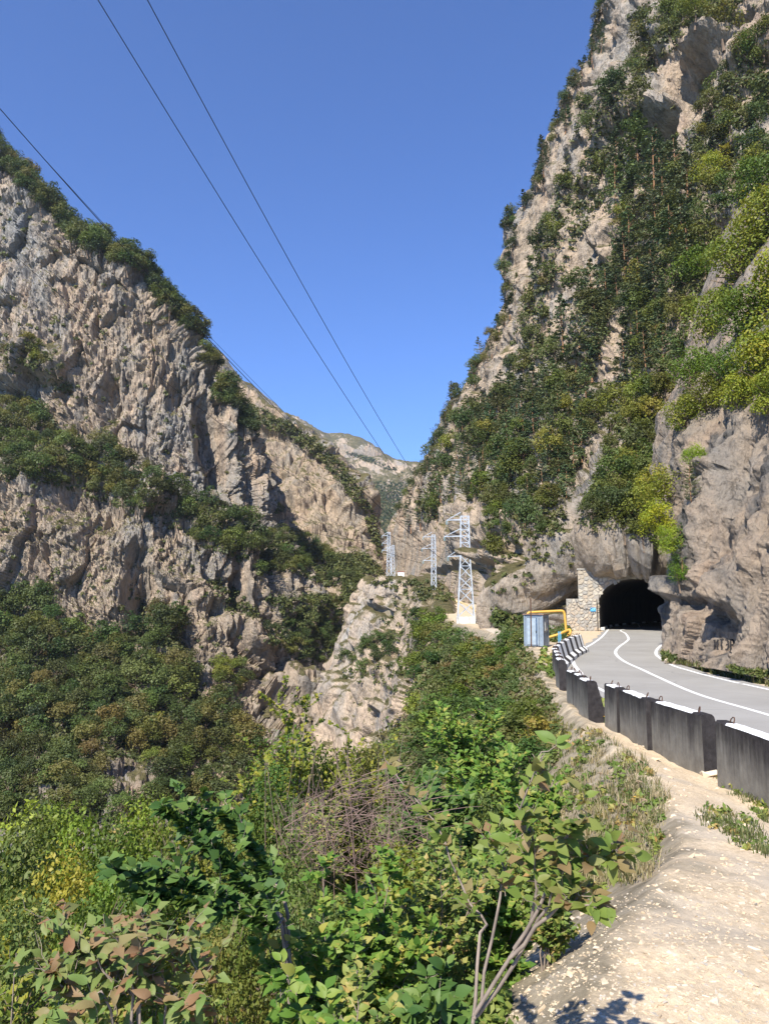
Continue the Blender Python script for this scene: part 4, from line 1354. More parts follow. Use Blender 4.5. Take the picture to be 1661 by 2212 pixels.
def trunk_arrays(seed, h=0.55, rad=0.022, limbs=5, spread=0.3):
    r = np.random.default_rng(seed)
    mb = MB()
    sw = r.normal(size=2) * 0.03
    zz = np.linspace(-0.12, h, 6)
    pts = np.stack([sw[0] * np.sin(zz * 4), sw[1] * np.sin(zz * 3), zz], 1)
    mb.tube(pts, np.linspace(rad * 1.5, rad * 0.5, 6), 5)
    for k in range(limbs):
        a = r.uniform(0, 6.28); z0 = r.uniform(0.25, 0.95) * h
        p0 = np.array([np.interp(z0, zz, pts[:, 0]), np.interp(z0, zz, pts[:, 1]), z0])
        p2 = p0 + np.array([math.cos(a) * spread * r.uniform(.6, 1.1), math.sin(a) * spread * r.uniform(.6, 1.1), r.uniform(0.1, 0.35)])
        mb.tube(np.array([p0, (p0 + p2) / 2 + [0, 0, -0.02], p2]), np.array([rad * .6, rad * .45, rad * .2]), 4)
    return mb.arrays()[:2]


def pine_arrays(seed, nwh=12, per=5, nt=30, card=0.023):
    r = np.random.default_rng(seed)
    Cs, Ns, ti = [], [], []
    lean = r.normal(size=2) * 0.02
    for i in range(nwh):
        z = 0.16 + 0.82 * (i / (nwh - 1)) ** 0.92
        zz = (z - 0.16) / 0.84
        L0 = 0.30 * (1 - zz ** 1.6) * (0.6 + 0.4 * min(1, zz * 5)) + 0.03
        for k in range(per):
            if r.random() < 0.18: continue
            a = r.uniform(0, 6.28); Lb = L0 * r.uniform(0.6, 1.2)
            s = np.linspace(0.3, 1, nt) + r.normal(size=nt) * 0.04
            dx, dy = math.cos(a), math.sin(a)
            w = Lb * 0.33 * (1.15 - np.abs(s - 0.6))
            sd = r.uniform(-1, 1, nt) * w
            c = np.stack([lean[0] * z + dx * Lb * s - dy * sd, lean[1] * z + dy * Lb * s + dx * sd, z + Lb * (0.12 * s - 0.02 + 0.18 * (s ** 2)) + r.normal(size=nt) * 0.008], 1)
            Cs.append(c)
            nn = np.stack([0.25 * dx + r.normal(size=nt) * .35, 0.25 * dy + r.normal(size=nt) * .35, 0.9 + r.normal(size=nt) * .25], 1)
            Ns.append(nn); ti.append(np.full(nt, r.random() * 0.2) + r.random(nt) * 0.12)
    C = np.concatenate(Cs); Nn = np.concatenate(Ns); Nn /= np.linalg.norm(Nn, axis=1)[:, None]
    V, Fc = cards(C, Nn, card, 0.5, r, 0.5)
    return V, Fc, np.concatenate(ti)


def pine_trunk(seed):
    r = np.random.default_rng(seed)
    mb = MB()
    z = np.linspace(-0.12, 0.97, 7)
    mb.tube(np.stack([0.012 * np.sin(z * 4 + seed), 0.01 * np.cos(z * 3 + seed), z], 1), np.linspace(0.02, 0.004, 7), 6)
    for k in range(16):
        a = r.uniform(0, 6.28); z0 = r.uniform(0.2, 0.9); l = 0.2 * (1 - z0) + 0.04
        mb.tube(np.array([[0, 0, z0], [math.cos(a) * l, math.sin(a) * l, z0 + 0.03]]), np.array([0.005, 0.002]), 3)
    return mb.arrays()[:2]


M_LEAF_F = leaf_mat("leaf_thicket", [(0.0, (0.054, 0.095, 0.022)), (0.4, (0.095, 0.142, 0.031)), (0.75, (0.149, 0.182, 0.042)), (1.0, (0.214, 0.216, 0.061))], 0.3)
BL = []
for i in range(7):
    V, Fc, ti = crown_arrays(100 + i, nl=9 + i % 4 * 2, nc=1150, card=0.033, w=0.40 + 0.05 * (i % 3))
    tv, tf = trunk_arrays(200 + i)
    BL.append((mk_mesh("crown", V, Fc, [M_LEAF], ti), mk_mesh("trunk", tv, tf, [M_BARK])))
BY = []
for i in range(4):
    V, Fc, ti = crown_arrays(130 + i, nl=22 + i * 3, nc=3600, card=0.021, w=0.44, zlo=0.1)
    tv, tf = trunk_arrays(230 + i, limbs=9, spread=0.36)
    BY.append((mk_mesh("crown", V, Fc, [M_LEAF_Y], ti), mk_mesh("trunk", tv, tf, [M_BARK])))
PN = []
for i in range(6):
    V, Fc, ti = pine_arrays(300 + i)
    tv, tf = pine_trunk(310 + i)
    PN.append((mk_mesh("crown", V, Fc, [M_PINE], ti), mk_mesh("trunk", tv, tf, [M_PINEBARK])))
BU = []
for i in range(6):
    V, Fc, ti = crown_arrays(160 + i, nl=12, nc=1100, card=0.038, w=0.5, zlo=0.05)
    tv, tf = trunk_arrays(260 + i, h=0.5, rad=0.015, limbs=7, spread=0.35)
    BU.append((mk_mesh("crown", V, Fc, [M_LEAF_G], ti), mk_mesh("trunk", tv, tf, [M_BARK])))
BF = []
for i in range(5):
    V, Fc, ti = crown_arrays(180 + i, nl=16, nc=4200, card=0.0165, w=0.5, zlo=0.0)
    tv, tf = trunk_arrays(280 + i, h=0.6, rad=0.012, limbs=9, spread=0.38)
    BF.append([mk_mesh("crown", V, Fc, [M_LEAF_F], ti), mk_mesh("trunk", tv, tf, [M_BARK])])

TINTS = {"dark green": (0.72, 0.86, 0.80), "mid green": (1.0, 1.1, 0.9), "olive": (1.10, 1.03, 0.8), "yellow-green": (1.45, 1.4, 0.75), "rusty olive": (1.22, 0.98, 0.85), "bluish green": (0.9, 1.05, 1.15)}
COUNT = {}


def plant(name, protos, pos, h, wid, tint, label, cat, group, parts=True, lean=0.0, r=rnd):
    cr, tr = r.choice(protos)
    az = r.uniform(0, 6.28)
    o = ob(name, None, loc=tuple(pos))
    o.rotation_euler = (r.uniform(-lean, lean), r.uniform(-lean, lean), az)
    o.scale = (wid, wid, h)
    tag(o, label, cat, group)
    c = ob("crown", cr, o)
    c.color = tuple(x * r.uniform(0.88, 1.12) for x in TINTS[tint]) + (1,)
    ob("trunk", tr, o)
    COUNT[name] = COUNT.get(name, 0) + 1
    return o


def sample(poly, n, spacing, seed, keys="LSMRNBG", reject=(), minz=-2.0, want=None, tries=14):
    r = random.Random(seed)
    xs = [p[0] for p in poly]; ys_ = [p[1] for p in poly]
    out = []
    for _ in range(n * tries):
        x, y = r.uniform(min(xs), max(xs)), r.uniform(min(ys_), max(ys_))
        if not in_poly(np.array([x]), np.array([y]), poly)[0]: continue
        if any(in_poly(np.array([x]), np.array([y]), q)[0] for q in reject): continue
        if any((x - a) ** 2 + (y - b_) ** 2 < spacing ** 2 for a, b_, _ in out): continue
        h = hit(x, y, keys)
        if h is None or (want and h[0] not in want): continue
        out.append((x, y, h))
        if len(out) >= n: break
    return out


def forest(name, protos, poly, n, spacing, px, tints, where, cat, group, seed, wid=(0.85, 1.15), lean=0.06, keys="LSMRNBG", want=None, reject=(), sink=0.12, kinds="tree", maxh=99, marks=()):
    r = random.Random(seed)
    pts = sample(poly, n, spacing, seed, keys, reject, want=want)
    pts.sort(key=lambda t: t[1])
    ymin, ymax = (pts[0][1], pts[-1][1]) if pts else (0, 1)
    for x, y, h in pts:
        d = h[2].y
        hh = min(maxh, r.uniform(*px) * d / F)
        t = r.choice(tints)
        sz = "small" if hh * F / d < px[0] + (px[1] - px[0]) * 0.33 else "tall" if hh * F / d > px[0] + (px[1] - px[0]) * 0.67 else "mid-sized"
        if marks:
            mk = min(marks, key=lambda q: (q[0] - x) ** 2 + (q[1] - y) ** 2)[2]
        else:
            k = (y - ymin) / max(1, ymax - ymin)
            mk = "%s %s" % ("high on" if k < 0.33 else "low on" if k > 0.67 else "half-way up", where)
        lab = "%s %s %s %s" % (sz, t, kinds, mk)
        p = np.array(h[2]) - np.array([0, 0, sink * hh])
        plant(name, protos, p, hh, hh * r.uniform(*wid), t, lab, cat, group, r=r, lean=lean)
    return pts


def scrub(name, polys, n, size_px, card_px, seed, keys="LSMRNBG", want=None, mat=None, reject=(), label="", ncards=26, flat=0.75):
    """low growth nobody could count: one object of many small leaf clumps"""
    r = np.random.default_rng(seed)
    Vs, Fs, Ts, base = [], [], [], 0
    for poly, w in polys:
        for x, y, h in sample(poly, int(n * w), 3, seed, keys, reject, want=want, tries=4):
            d = h[2].y
            s = r.uniform(*size_px) * d / F
            u = r.normal(size=(ncards, 3)); u[:, 2] = np.abs(u[:, 2])
            u /= np.linalg.norm(u, axis=1)[:, None]
            C = np.array(h[2]) + u * s * 0.5 * r.uniform(0.3, 1.1, (ncards, 1)) * np.array([1, 1, flat * 1.4]) + np.array([0, 0, 0.05 * s])
            Nn = u + r.normal(size=(ncards, 3)) * 0.5; Nn /= np.linalg.norm(Nn, axis=1)[:, None]
            V, Fc = cards(C, Nn, card_px * d / F, 0.55, r)
            Vs.append(V); Fs.append(Fc + base); base += len(V)
            Ts.append(np.full(ncards, r.random() * 0.8) + 0.12 * r.random(ncards))
    if not Vs: return None
    o = ob(name, mk_mesh(name, np.concatenate(Vs), np.concatenate(Fs), [mat or M_LEAF], np.concatenate(Ts)))
    tag(o, label, kind="stuff")
    return o


MARK_E = [(0, 1320, "at the forest's top by the picture edge"), (150, 1395, "just under the foot of the grey rock face"), (270, 1400, "under the dark cleft in the rock"), (370, 1360, "in the wedge of trees below the slab"), (420, 1470, "below the pale triangular slab"), (520, 1590, "at the forest's gorge-side tip"), (60, 1450, "in the shadowed hollow near the picture edge"), (190, 1480, "in the middle of the upper forest"), (320, 1510, "among the rusty crowns mid-forest"), (430, 1560, "beside the bare folded rock"), (20, 1560, "by the picture edge, half-way down the forest"), (130, 1590, "in the dark heart of the forest"), (250, 1600, "right above the pale scree"), (380, 1620, "on the gorge side of the scree"), (480, 1660, "in the forest's lowest gorge-side corner"), (40, 1680, "low by the picture edge"), (150, 1690, "next to the pale scree"), (250, 1770, "below the pale scree"), (400, 1710, "between the scree and the yellow bushes")]
MARK_C = [(0, 930, "at the start of the ledge by the picture edge"), (80, 960, "on the broad part of the ledge"), (160, 1010, "over the dark overhang of the ledge"), (240, 1030, "where the ledge starts to narrow"), (320, 1080, "on the narrow middle of the ledge"), (400, 1130, "under the ribbed rock columns"), (470, 1160, "on the ledge's far shoulder"), (540, 1190, "where the ledge meets the gully")]
MARK_R = [(1600, 60, "near the top rock roof"), (1440, 60, "on the crest below the picture top"), (1370, 150, "beside the pinkish rock nose"), (1300, 260, "under the skyline shoulder"), (1400, 300, "beside the lowest rock cave"), (1560, 320, "below the caves by the picture edge"), (1260, 420, "along the bare rock rib"), (1380, 480, "among the tall pines"), (1500, 480, "at the pine stand's outer side"), (1180, 540, "just in from the skyline step"), (1270, 640, "below the long bare rock strip"), (1140, 700, "near the vertical skyline edge"), (1200, 790, "above the steep pine slope"), (1320, 800, "beside the pale rock tongue"), (1420, 760, "above the yellow-green growth"), (1100, 880, "on the shoulder of the skyline"), (1180, 930, "in the steep pine slope"), (1270, 930, "next to the diagonal bare strip"), (1020, 950, "by the leaning skyline pine"), (1060, 1040, "behind the tallest pylon's top"), (1140, 1060, "low in the steep pine slope"), (960, 1060, "above the slim pylon"), (1120, 1140, "over the hollow behind the hut"), (1220, 1080, "beside the foot of the bare strip"), (1380, 1000, "over the tunnel in the yellow-green curtain"), (1380, 1120, "lowest in the curtain over the tunnel"), (1480, 650, "between pines and hornbeams")]
MARK_B = [(1110, 1370, "right under the hut"), (1040, 1380, "on the slope below the tallest pylon"), (970, 1420, "at the drop beside the buttress"), (1090, 1440, "below the hut on the weedy bank"), (1150, 1500, "next to the gravel at the barrier bend"), (1020, 1500, "mid-slope under the pylons"), (930, 1500, "on the lip above the gorge"), (1180, 1590, "beside the weed slope"), (1080, 1570, "in the thick of the roadside slope"), (970, 1580, "above the dry brush"), (900, 1610, "lowest by the gorge"), (940, 1330, "below the slim pylon's block"), (900, 1430, "along the buttress's green edge"), (975, 1350, "between the two near pylons")]
# ---- left side of the gorge
SKY_L = [(-60, 300), (0, 352), (60, 402), (128, 445), (200, 498), (268, 566), (330, 620), (388, 690), (440, 760), (480, 812)]
rr = random.Random(3)


def skyline(x, y0, y1, key):
    y = y0
    while y < y1:
        if hit(x, y, key): return y
        y += 3
    return None


for i, x in enumerate(np.linspace(-20, 545, 52)):
    y0 = skyline(x, 180, 1000, "L")
    if y0 is None: continue
    for k in range(3):
        h = hit(x + rr.uniform(-5, 5), y0 + 4 + rr.uniform(0, 8) + 15 * k, "L")
        if h is None: continue
        hh = rr.uniform(38, 62) * h[2].y / F
        t = rr.choice(["dark green", "dark green", "mid green", "olive"])
        plant("ridge_tree", BL, np.array(h[2]) - [0, 0, 0.3 * hh], hh, hh * rr.uniform(0.85, 1.15), t, "%s tree on the great cliff's skyline, %s row, %s" % (t, ["outer", "middle", "inner"][k], ["high by the picture corner", "above the ochre overhang", "above the smooth pale wall", "half-way down the ridge", "at the steepening of the ridge", "lowest above the round pillar"][min(5, int(i / 52 * 6))]), "tree", "trees along the skyline of the great cliff", r=rr)
F_E = [(-20, 1300), (50, 1290), (110, 1300), (125, 1370), (200, 1385), (290, 1370), (330, 1330), (390, 1330), (400, 1430), (430, 1500), (480, 1540), (555, 1580), (575, 1640), (560, 1690), (480, 1740), (330, 1760), (200, 1790), (-20, 1800)]
SCREE = [(235, 1640), (340, 1650), (345, 1720), (300, 1760), (225, 1760)]
forest("broadleaf_tree", BL, F_E, 210, 17, (48, 82), ["dark green", "mid green", "olive", "olive", "rusty olive", "mid green", "dark green"], "the forest slope below the great cliff", "tree", "trees on the forest slope below the great cliff", 5, reject=[SCREE], want="L", marks=MARK_E)
forest("broadleaf_tree", BL, [(240, 1590), (420, 1560), (430, 1680), (300, 1690)], 3, 40, (52, 66), ["yellow-green"], "the patch around the pale scree in the forest", "tree", "yellowing trees near the pale scree", 6, want="L", marks=MARK_E)
F_C = [(-20, 880), (90, 900), (140, 930), (240, 968), (330, 1035), (415, 1085), (470, 1110), (560, 1150), (560, 1215), (500, 1215), (430, 1180), (340, 1130), (230, 1092), (140, 1062), (-20, 1045)]
forest("ledge_tree", BL, F_C, 95, 15, (42, 66), ["dark green", "mid green", "mid green", "olive", "olive"], "the long wooded ledge crossing the great cliff", "tree", "trees on the long ledge of the great cliff", 8, want="L", marks=MARK_C)
F_C2 = [(560, 1165), (620, 1150), (700, 1190), (770, 1235), (785, 1265), (700, 1268), (640, 1240), (560, 1245)]
forest("ledge_tree", BL, F_C2, 45, 12, (26, 40), ["mid green", "dark green", "olive"], "the second cliff's wooded foot", "tree", "trees at the foot of the second cliff", 9, want="LS")
forest("ledge_tree", BL, [(-20, 735), (40, 735), (100, 765), (150, 830), (150, 860), (90, 825), (-20, 800)], 14, 14, (30, 48), ["olive", "yellow-green", "mid green"], "the short upper ledge", "tree", "trees on the short upper ledge", 10, want="L")
forest("ledge_tree", BL, [(560, 1370), (620, 1350), (700, 1290), (735, 1310), (735, 1400), (700, 1440), (600, 1420)], 34, 13, (28, 46), ["mid green", "dark green", "olive"], "the gully beside the pale buttress", "tree", "trees in the gully beside the pale buttress", 12, want="LS")
forest("ledge_tree", BL, [(455, 1450), (520, 1440), (545, 1490), (490, 1505)], 8, 14, (34, 52), ["mid green", "yellow-green"], "the green patch on folded rock", "tree", "trees on the folded rock above the forest", 13, want="L")
scrub("undergrowth", [(F_E, 1.0)], 1500, (22, 40), 4.2, 14, want="L", reject=[SCREE], label="undergrowth filling the gaps of the forest slope")
scrub("ledge_scrub", [(F_C, 0.5), (F_C2, 0.25), ([(-20, 735), (40, 735), (100, 765), (150, 830), (150, 860), (90, 825), (-20, 800)], 0.08), ([(280, 1290), (360, 1310), (400, 1420), (330, 1380)], 0.1), ([(560, 1370), (700, 1290), (735, 1310), (735, 1400), (700, 1440), (600, 1420)], 0.2), ([(440, 1240), (520, 1280), (560, 1340), (500, 1330)], 0.07)], 700, (14, 30), 3.6, 15, want="LS", label="low scrub on the ledges of the great cliff")
scrub("ledge_scrub", [([(0, 420), (200, 520), (420, 760), (540, 1000), (500, 1100), (300, 1000), (0, 860)], 1.0), ([(0, 1060), (400, 1180), (560, 1400), (450, 1500), (0, 1330)], 1.0)], 90, (8, 22), 3.2, 16, want="L", label="scattered tufts of scrub on the great cliff's face")
scrub("distant_forest", [([(505, 855), (560, 885), (640, 925), (700, 972), (760, 1030), (800, 1095), (818, 1170), (826, 1225), (806, 1180), (785, 1110), (740, 1050), (690, 995), (620, 945), (545, 915), (515, 885)], 1.0), ([(555, 1000), (575, 1030), (610, 1110), (590, 1120), (560, 1060)], 0.2), ([(700, 1200), (790, 1200), (830, 1245), (800, 1290), (760, 1270)], 0.3)], 900, (14, 26), 3.2, 17, want="S", label="forest along the crest of the second cliff")
scrub("distant_forest", [([(780, 1040), (880, 1045), (925, 1075), (900, 1180), (830, 1240), (815, 1180), (800, 1100)], 1.0), ([(745, 975), (800, 990), (870, 1022), (840, 1016), (770, 990)], 0.1)], 1300, (6, 11), 2.2, 18, want="M", label="far forest on the mountain closing the gorge", ncards=12, mat=leaf_mat("leaf_far", [(0.0, (0.03, 0.05, 0.02)), (0.6, (0.05, 0.075, 0.025)), (1.0, (0.09, 0.10, 0.035))], 0.2))
scrub("distant_forest", [([(560, 1290), (740, 1290), (745, 1330), (640, 1360)], 0.4), ([(740, 1250), (830, 1240), (800, 1300), (745, 1360)], 0.5)], 250, (16, 30), 3.4, 19, want="LS", label="scrub woods in the shaded throat of the gorge")

# ---- wall above the tunnel
BARE = [[(1380, 330), (1400, 180), (1500, 60), (1600, -20), (1661, -20), (1640, 80), (1560, 170), (1500, 260), (1480, 340)], [(1190, 720), (1180, 640), (1240, 540), (1330, 400), (1345, 430), (1320, 560), (1250, 640), (1215, 720)],
        [(1285, 830), (1300, 740), (1340, 680), (1350, 720), (1330, 830)], [(1180, 1240), (1230, 1060), (1300, 900), (1330, 880), (1300, 990), (1260, 1120), (1230, 1200)], [(1100, 1180), (1250, 1150), (1440, 1160), (1480, 1400), (1040, 1400), (1040, 1220)],
        [(1340, 60), (1385, 50), (1375, 130), (1320, 180)], [(1230, 330), (1265, 270), (1280, 300), (1240, 390)], [(1100, 700), (1130, 580), (1150, 590), (1125, 720)], [(940, 1080), (1000, 980), (1040, 990), (1000, 1080)], [(860, 1250), (880, 1150), (930, 1130), (1000, 1140), (1030, 1300)]]
PYL = [(955, 1085), (1052, 1085), (1052, 1350), (955, 1350)]
BARE.append(PYL)
W_ALL = [(900, 1110), (950, 1000), (1000, 910), (1060, 850), (1098, 800), (1105, 700), (1140, 580), (1180, 480), (1215, 370), (1245, 270), (1305, 210), (1330, 110), (1370, 20), (1661, -10), (1661, 480), (1560, 640), (1500, 800), (1440, 880), (1430, 1180), (1250, 1160), (1080, 1180), (1040, 1150), (920, 1130)]
forest("pine_tree", PN, [(1330, 380), (1490, 360), (1490, 640), (1330, 620)], 16, 38, (130, 185), ["dark green", "mid green", "bluish green"], "the dense pine stand high on the wall above the tunnel", "pine", "tall pines high on the wall above the tunnel", 21, wid=(0.8, 1.05), want="R", lean=0.03, marks=MARK_R, kinds="pine")
forest("pine_tree", PN, [(1200, 640), (1440, 620), (1450, 830), (1340, 850), (1220, 790)], 22, 32, (95, 135), ["dark green", "mid green", "bluish green"], "the pine band across the middle of the wall above the tunnel", "pine", "pines half-way up the wall above the tunnel", 22, wid=(0.8, 1.1), want="R", lean=0.05, reject=BARE, marks=MARK_R, kinds="pine")
forest("pine_tree", PN, [(1060, 870), (1260, 840), (1290, 880), (1230, 1080), (1130, 1150), (1050, 1060)], 42, 24, (60, 105), ["dark green", "mid green", "bluish green"], "the steep pine slope between pylon and tunnel", "pine", "pines on the steep slope behind the pylon", 23, wid=(0.75, 1.05), want="R", lean=0.05, reject=BARE, marks=MARK_R, kinds="pine")
forest("pine_tree", PN, [(880, 1140), (940, 1010), (1000, 920), (1090, 860), (1060, 1000), (1010, 1120)], 34, 18, (42, 70), ["dark green", "mid green"], "the far end of the wall where it closes on the gorge", "pine", "pines at the far end of the wall", 24, wid=(0.75, 1.0), want="R", lean=0.06, reject=BARE[:8] + [PYL], marks=MARK_R, kinds="pine")
for i, y in enumerate(np.linspace(20, 1110, 66)):
    x = 820
    while x < 1500 and hit(x, y, "R") is None: x += 4
    for k in range(2):
        h = hit(x + 3 + rr.uniform(0, 8) + 13 * k, y + rr.uniform(-6, 6), "R")
        if h is None: continue
        pine = rr.random() < 0.45
        if rr.random() < 0.22: continue
        hh = (rr.uniform(34, 62) if pine else rr.uniform(30, 50)) * h[2].y / F
        t = rr.choice(["dark green", "mid green"] if pine else ["dark green", "mid green", "olive"])
        plant("skyline_pine" if pine else "skyline_tree", PN if pine else BL, np.array(h[2]) - [0, 0, 0.15 * hh], hh, hh * rr.uniform(0.75, 1.05), t,
              "%s %s on the wall's %s, %s" % (t, "pine" if pine else "bushy tree", "skyline" if k == 0 else "inner skyline", ["at the picture top", "by the pinkish rock nose", "on the upper skyline step", "on the middle skyline step", "over the upright rock face", "along the bulging lower shoulder", "on the slanting lower shoulder", "at the leaning lone pine", "above the slim pylon", "lowest, where wall meets mountain"][min(9, int(i / 66 * 10))]), "pine" if pine else "tree", "trees along the skyline of the wall above the tunnel", lean=0.15, r=rr)
forest("wall_tree", BL, W_ALL, 175, 22, (50, 92), ["mid green", "olive", "olive", "yellow-green", "dark green"], "the wooded rock wall above the tunnel", "tree", "broadleaf trees on the wall above the tunnel", 25, want="R", reject=BARE, wid=(0.75, 1.05), lean=0.08, maxh=9, marks=MARK_R)
forest("wall_tree", BL, [(1320, 900), (1440, 860), (1440, 1000), (1430, 1180), (1340, 1190), (1300, 1150), (1320, 1000)], 26, 22, (60, 100), ["yellow-green", "yellow-green", "mid green"], "the bright green growth hanging just over the tunnel", "tree", "yellow-green trees just over the tunnel", 26, want="R", reject=[PYL], wid=(0.75, 1.0), marks=MARK_R)
forest("wall_tree", BL, [(1000, 1060), (1090, 1040), (1080, 1180), (1060, 1260), (1010, 1210)], 18, 17, (38, 62), ["yellow-green", "mid green"], "the bright green strip behind the tallest pylon", "tree", "bright green trees behind the tallest pylon", 27, want="R", reject=[PYL], wid=(0.75, 1.0), marks=MARK_R)
scrub("wall_scrub", [(W_ALL, 1.0)], 2100, (18, 44), 4.2, 28, want="R", reject=BARE, label="scrub and saplings covering the wall above the tunnel", ncards=30)
scrub("wall_scrub", [(W_ALL, 1.0), ([(1060, 1180), (1240, 1160), (1240, 1240), (1060, 1290)], 0.3)], 160, (10, 22), 4.0, 29, want="R", reject=[PYL], label="thin tufts in the cracks of the bare rock above the tunnel", ncards=22)

# ---- big trees on the near spur and in the upper corner
BIG = [(1525, 850, 120, 2), (1600, 850, 130, 1), (1660, 850, 140, 0), (1600, 560, 175, 0), (1660, 480, 200, 1), (1540, 690, 165, 2), (1620, 690, 190, 1), (1500, 800, 140, 3), (1575, 800, 150, 0), (1655, 790, 170, 2), (1690, 610, 210, 3), (1520, 580, 150, 2), (1640, 400, 165, 0), (1700, 730, 190, 1), (1480, 890, 110, 1)]
for i, (x, y, px, k) in enumerate(BIG):
    h = hit(min(x, 1690), y + 30, "RN") or hit(x, y + 60, "RN")
    if h is None: continue
    hh = px * h[2].y / F
    t = ["yellow-green", "mid green", "olive", "mid green"][k]
    plant("hornbeam_tree", BY, np.array(h[2]) - [0, 0, 0.3 * hh], hh, hh * rr.uniform(0.85, 1.05), "mid green" if k != 2 else "olive", ["yellowing hornbeam", "leafy green hornbeam", "olive hornbeam", "broad green hornbeam"][k] + [" lowest on the spur, over the dark rock corner", " lowest on the spur, over the streaked rock", " lowest by the picture edge", " topmost over the near spur", " by the picture edge under the pine stand", " with low branches over the grey rock face", " hanging its boughs over the spur's shaded edge", " leaning out where spur meets the wall", " low on the spur's crest above the streaked rock", " by the picture edge above the streaked rock", " half cut by the picture edge, highest of its kind", " between the pines and the spur crest", " behind the spur, below the rock caves", " cut by the picture edge, low on the crest", " smallest, at the spur's corner over the tunnel"][i], "tree", "hornbeams crowning the near spur", r=rr)
COR = [(1560, 60, 120), (1630, 120, 130), (1655, 230, 130), (1580, 320, 110), (1640, 330, 120), (1450, 30, 100), (1400, 60, 90), (1500, 20, 95), (1600, 20, 100), (1540, 380, 100), (1420, 110, 80)]
for i, (x, y, px) in enumerate(COR):
    h = hit(x, y + 20, "RN")
    if h is None: continue
    hh = px * h[2].y / F
    plant("corner_tree", BY if i % 2 else BL, np.array(h[2]) - [0, 0, 0.2 * hh], hh, hh * rr.uniform(0.8, 1.0), "dark green" if i in (1, 2, 4) else "olive", "%s tree %s" % ("dark green" if i in (1, 2, 4) else "olive", ["over the highest rock cave", "in the picture's upper corner, below the rock roof", "by the picture edge beside the caves", "just under the lowest rock cave", "by the edge below the caves", "on the crest, beside the topmost pale rock", "on the crest nearest the skyline", "at the top border of the picture", "at the top border by the corner", "on top of the tall pine stand", "clinging below the crest near the skyline"][i]), "tree", "trees about the rock caves high on the wall", r=rr)
for i, (x, y, px) in enumerate([(1452, 1150, 105), (1450, 1090, 120), (1468, 1190, 80)]):
    h = hit(x, y, "N")
    if h is None: continue
    hh = px * h[2].y / F
    o = plant("hornbeam_tree", BY, np.array(h[2]) + [0.2, 0.3, -0.1 * hh], hh, hh * 0.95, "yellow-green" if i != 1 else "mid green", ["yellow-green hornbeam leaning off the spur's corner over the road", "green hornbeam above the leaning one at the spur's corner", "lowest small hornbeam beside the tunnel arch"][i], "tree", "hornbeams crowning the near spur", r=rr)
    o.rotation_euler = (0.1, -0.75, 0)
# small trees hanging on the spur's face
for i, (x, y, px) in enumerate([(1490, 1080, 95), (1500, 1020, 80), (1470, 1210, 95), (1465, 1260, 80)]):
    h = hit(x, y, "NR")
    if h is None: continue
    hh = px * h[2].y / F
    plant("cliff_sapling", BY if i % 2 else PN, np.array(h[2]) - [0, 0.1, 0.15 * hh], hh, hh * 0.8, "yellow-green" if i % 2 else "mid green", ["small pine on the spur's face beside the tunnel, upper of two", "yellow sapling on the spur's face, upper of two", "small pine just right of the tunnel arch", "yellow sapling just right of the tunnel arch"][i].replace("right of", "beside"), "sapling", "saplings rooted in the spur's face", r=rr)
# ------------------------------------------------------------------ bushes on the embankment between road and gorge
KEEP = [[(960, 1300), (1085, 1300), (1085, 1392), (960, 1388)], [(905, 1262), (968, 1262), (968, 1345), (905, 1345)], [(1120, 1330), (1200, 1330), (1200, 1412), (1120, 1412)], [(1140, 1395), (1260, 1395), (1260, 1520), (1190, 1520)]]
E_ALL = [(1000, 1345), (1140, 1360), (1150, 1400), (1160, 1440), (1200, 1500), (1215, 1600), (1180, 1720), (880, 1760), (700, 1800), (640, 1700), (780, 1640), (860, 1560), (900, 1480), (940, 1400)]
forest("embankment_bush", BU, [(1020, 1365), (1120, 1405), (1125, 1440), (1100, 1490), (1040, 1500), (950, 1510), (930, 1450), (980, 1400)], 40, 20, (30, 52), ["dark green", "mid green", "olive", "yellow-green", "rusty olive"], "the overgrown slope below hut and pylon", "bush", "bushes on the slope below hut and pylon", 41, reject=KEEP, want="GB", wid=(1.1, 1.6), maxh=4, marks=MARK_B, kinds="bush")
forest("embankment_bush", BU, [(930, 1490), (1060, 1500), (1120, 1510), (1150, 1560), (1170, 1640), (1150, 1700), (900, 1690), (870, 1600)], 40, 27, (50, 90), ["mid green", "mid green", "dark green", "yellow-green"], "the overgrown slope half-way to the hut", "bush", "leafy bushes half-way down the roadside slope", 42, reject=KEEP, want="G", wid=(1.0, 1.5), maxh=3.0, marks=MARK_B, kinds="bush")
forest("embankment_bush", BU, [(905, 1300), (985, 1320), (990, 1400), (930, 1450), (890, 1480), (900, 1400)], 26, 16, (34, 62), ["mid green", "dark green", "yellow-green", "olive"], "the green edge of the pale buttress, under the slim pylon", "bush", "bushes along the edge of the pale buttress", 43, reject=KEEP, want="GB", wid=(0.9, 1.3), maxh=6, marks=MARK_B, kinds="bush")
forest("buttress_bush", BU, [(735, 1430), (790, 1380), (800, 1440), (750, 1480)], 5, 14, (26, 44), ["olive", "mid green"], "the buttress's shaded outer edge", "bush", "bushes on the pale buttress", 44, want="B", kinds="bush")
forest("buttress_bush", BL, [(790, 1400), (860, 1370), (865, 1420), (810, 1455)], 7, 13, (26, 50), ["dark green"], "the middle of the pale buttress face", "bush", "bushes on the pale buttress", 45, want="B", kinds="bush")
scrub("slope_scrub", [(E_ALL, 1.0)], 900, (22, 48), 5.0, 46, reject=KEEP, want="GB", mat=M_LEAF_G, label="low tangled growth covering the roadside slope", ncards=34)
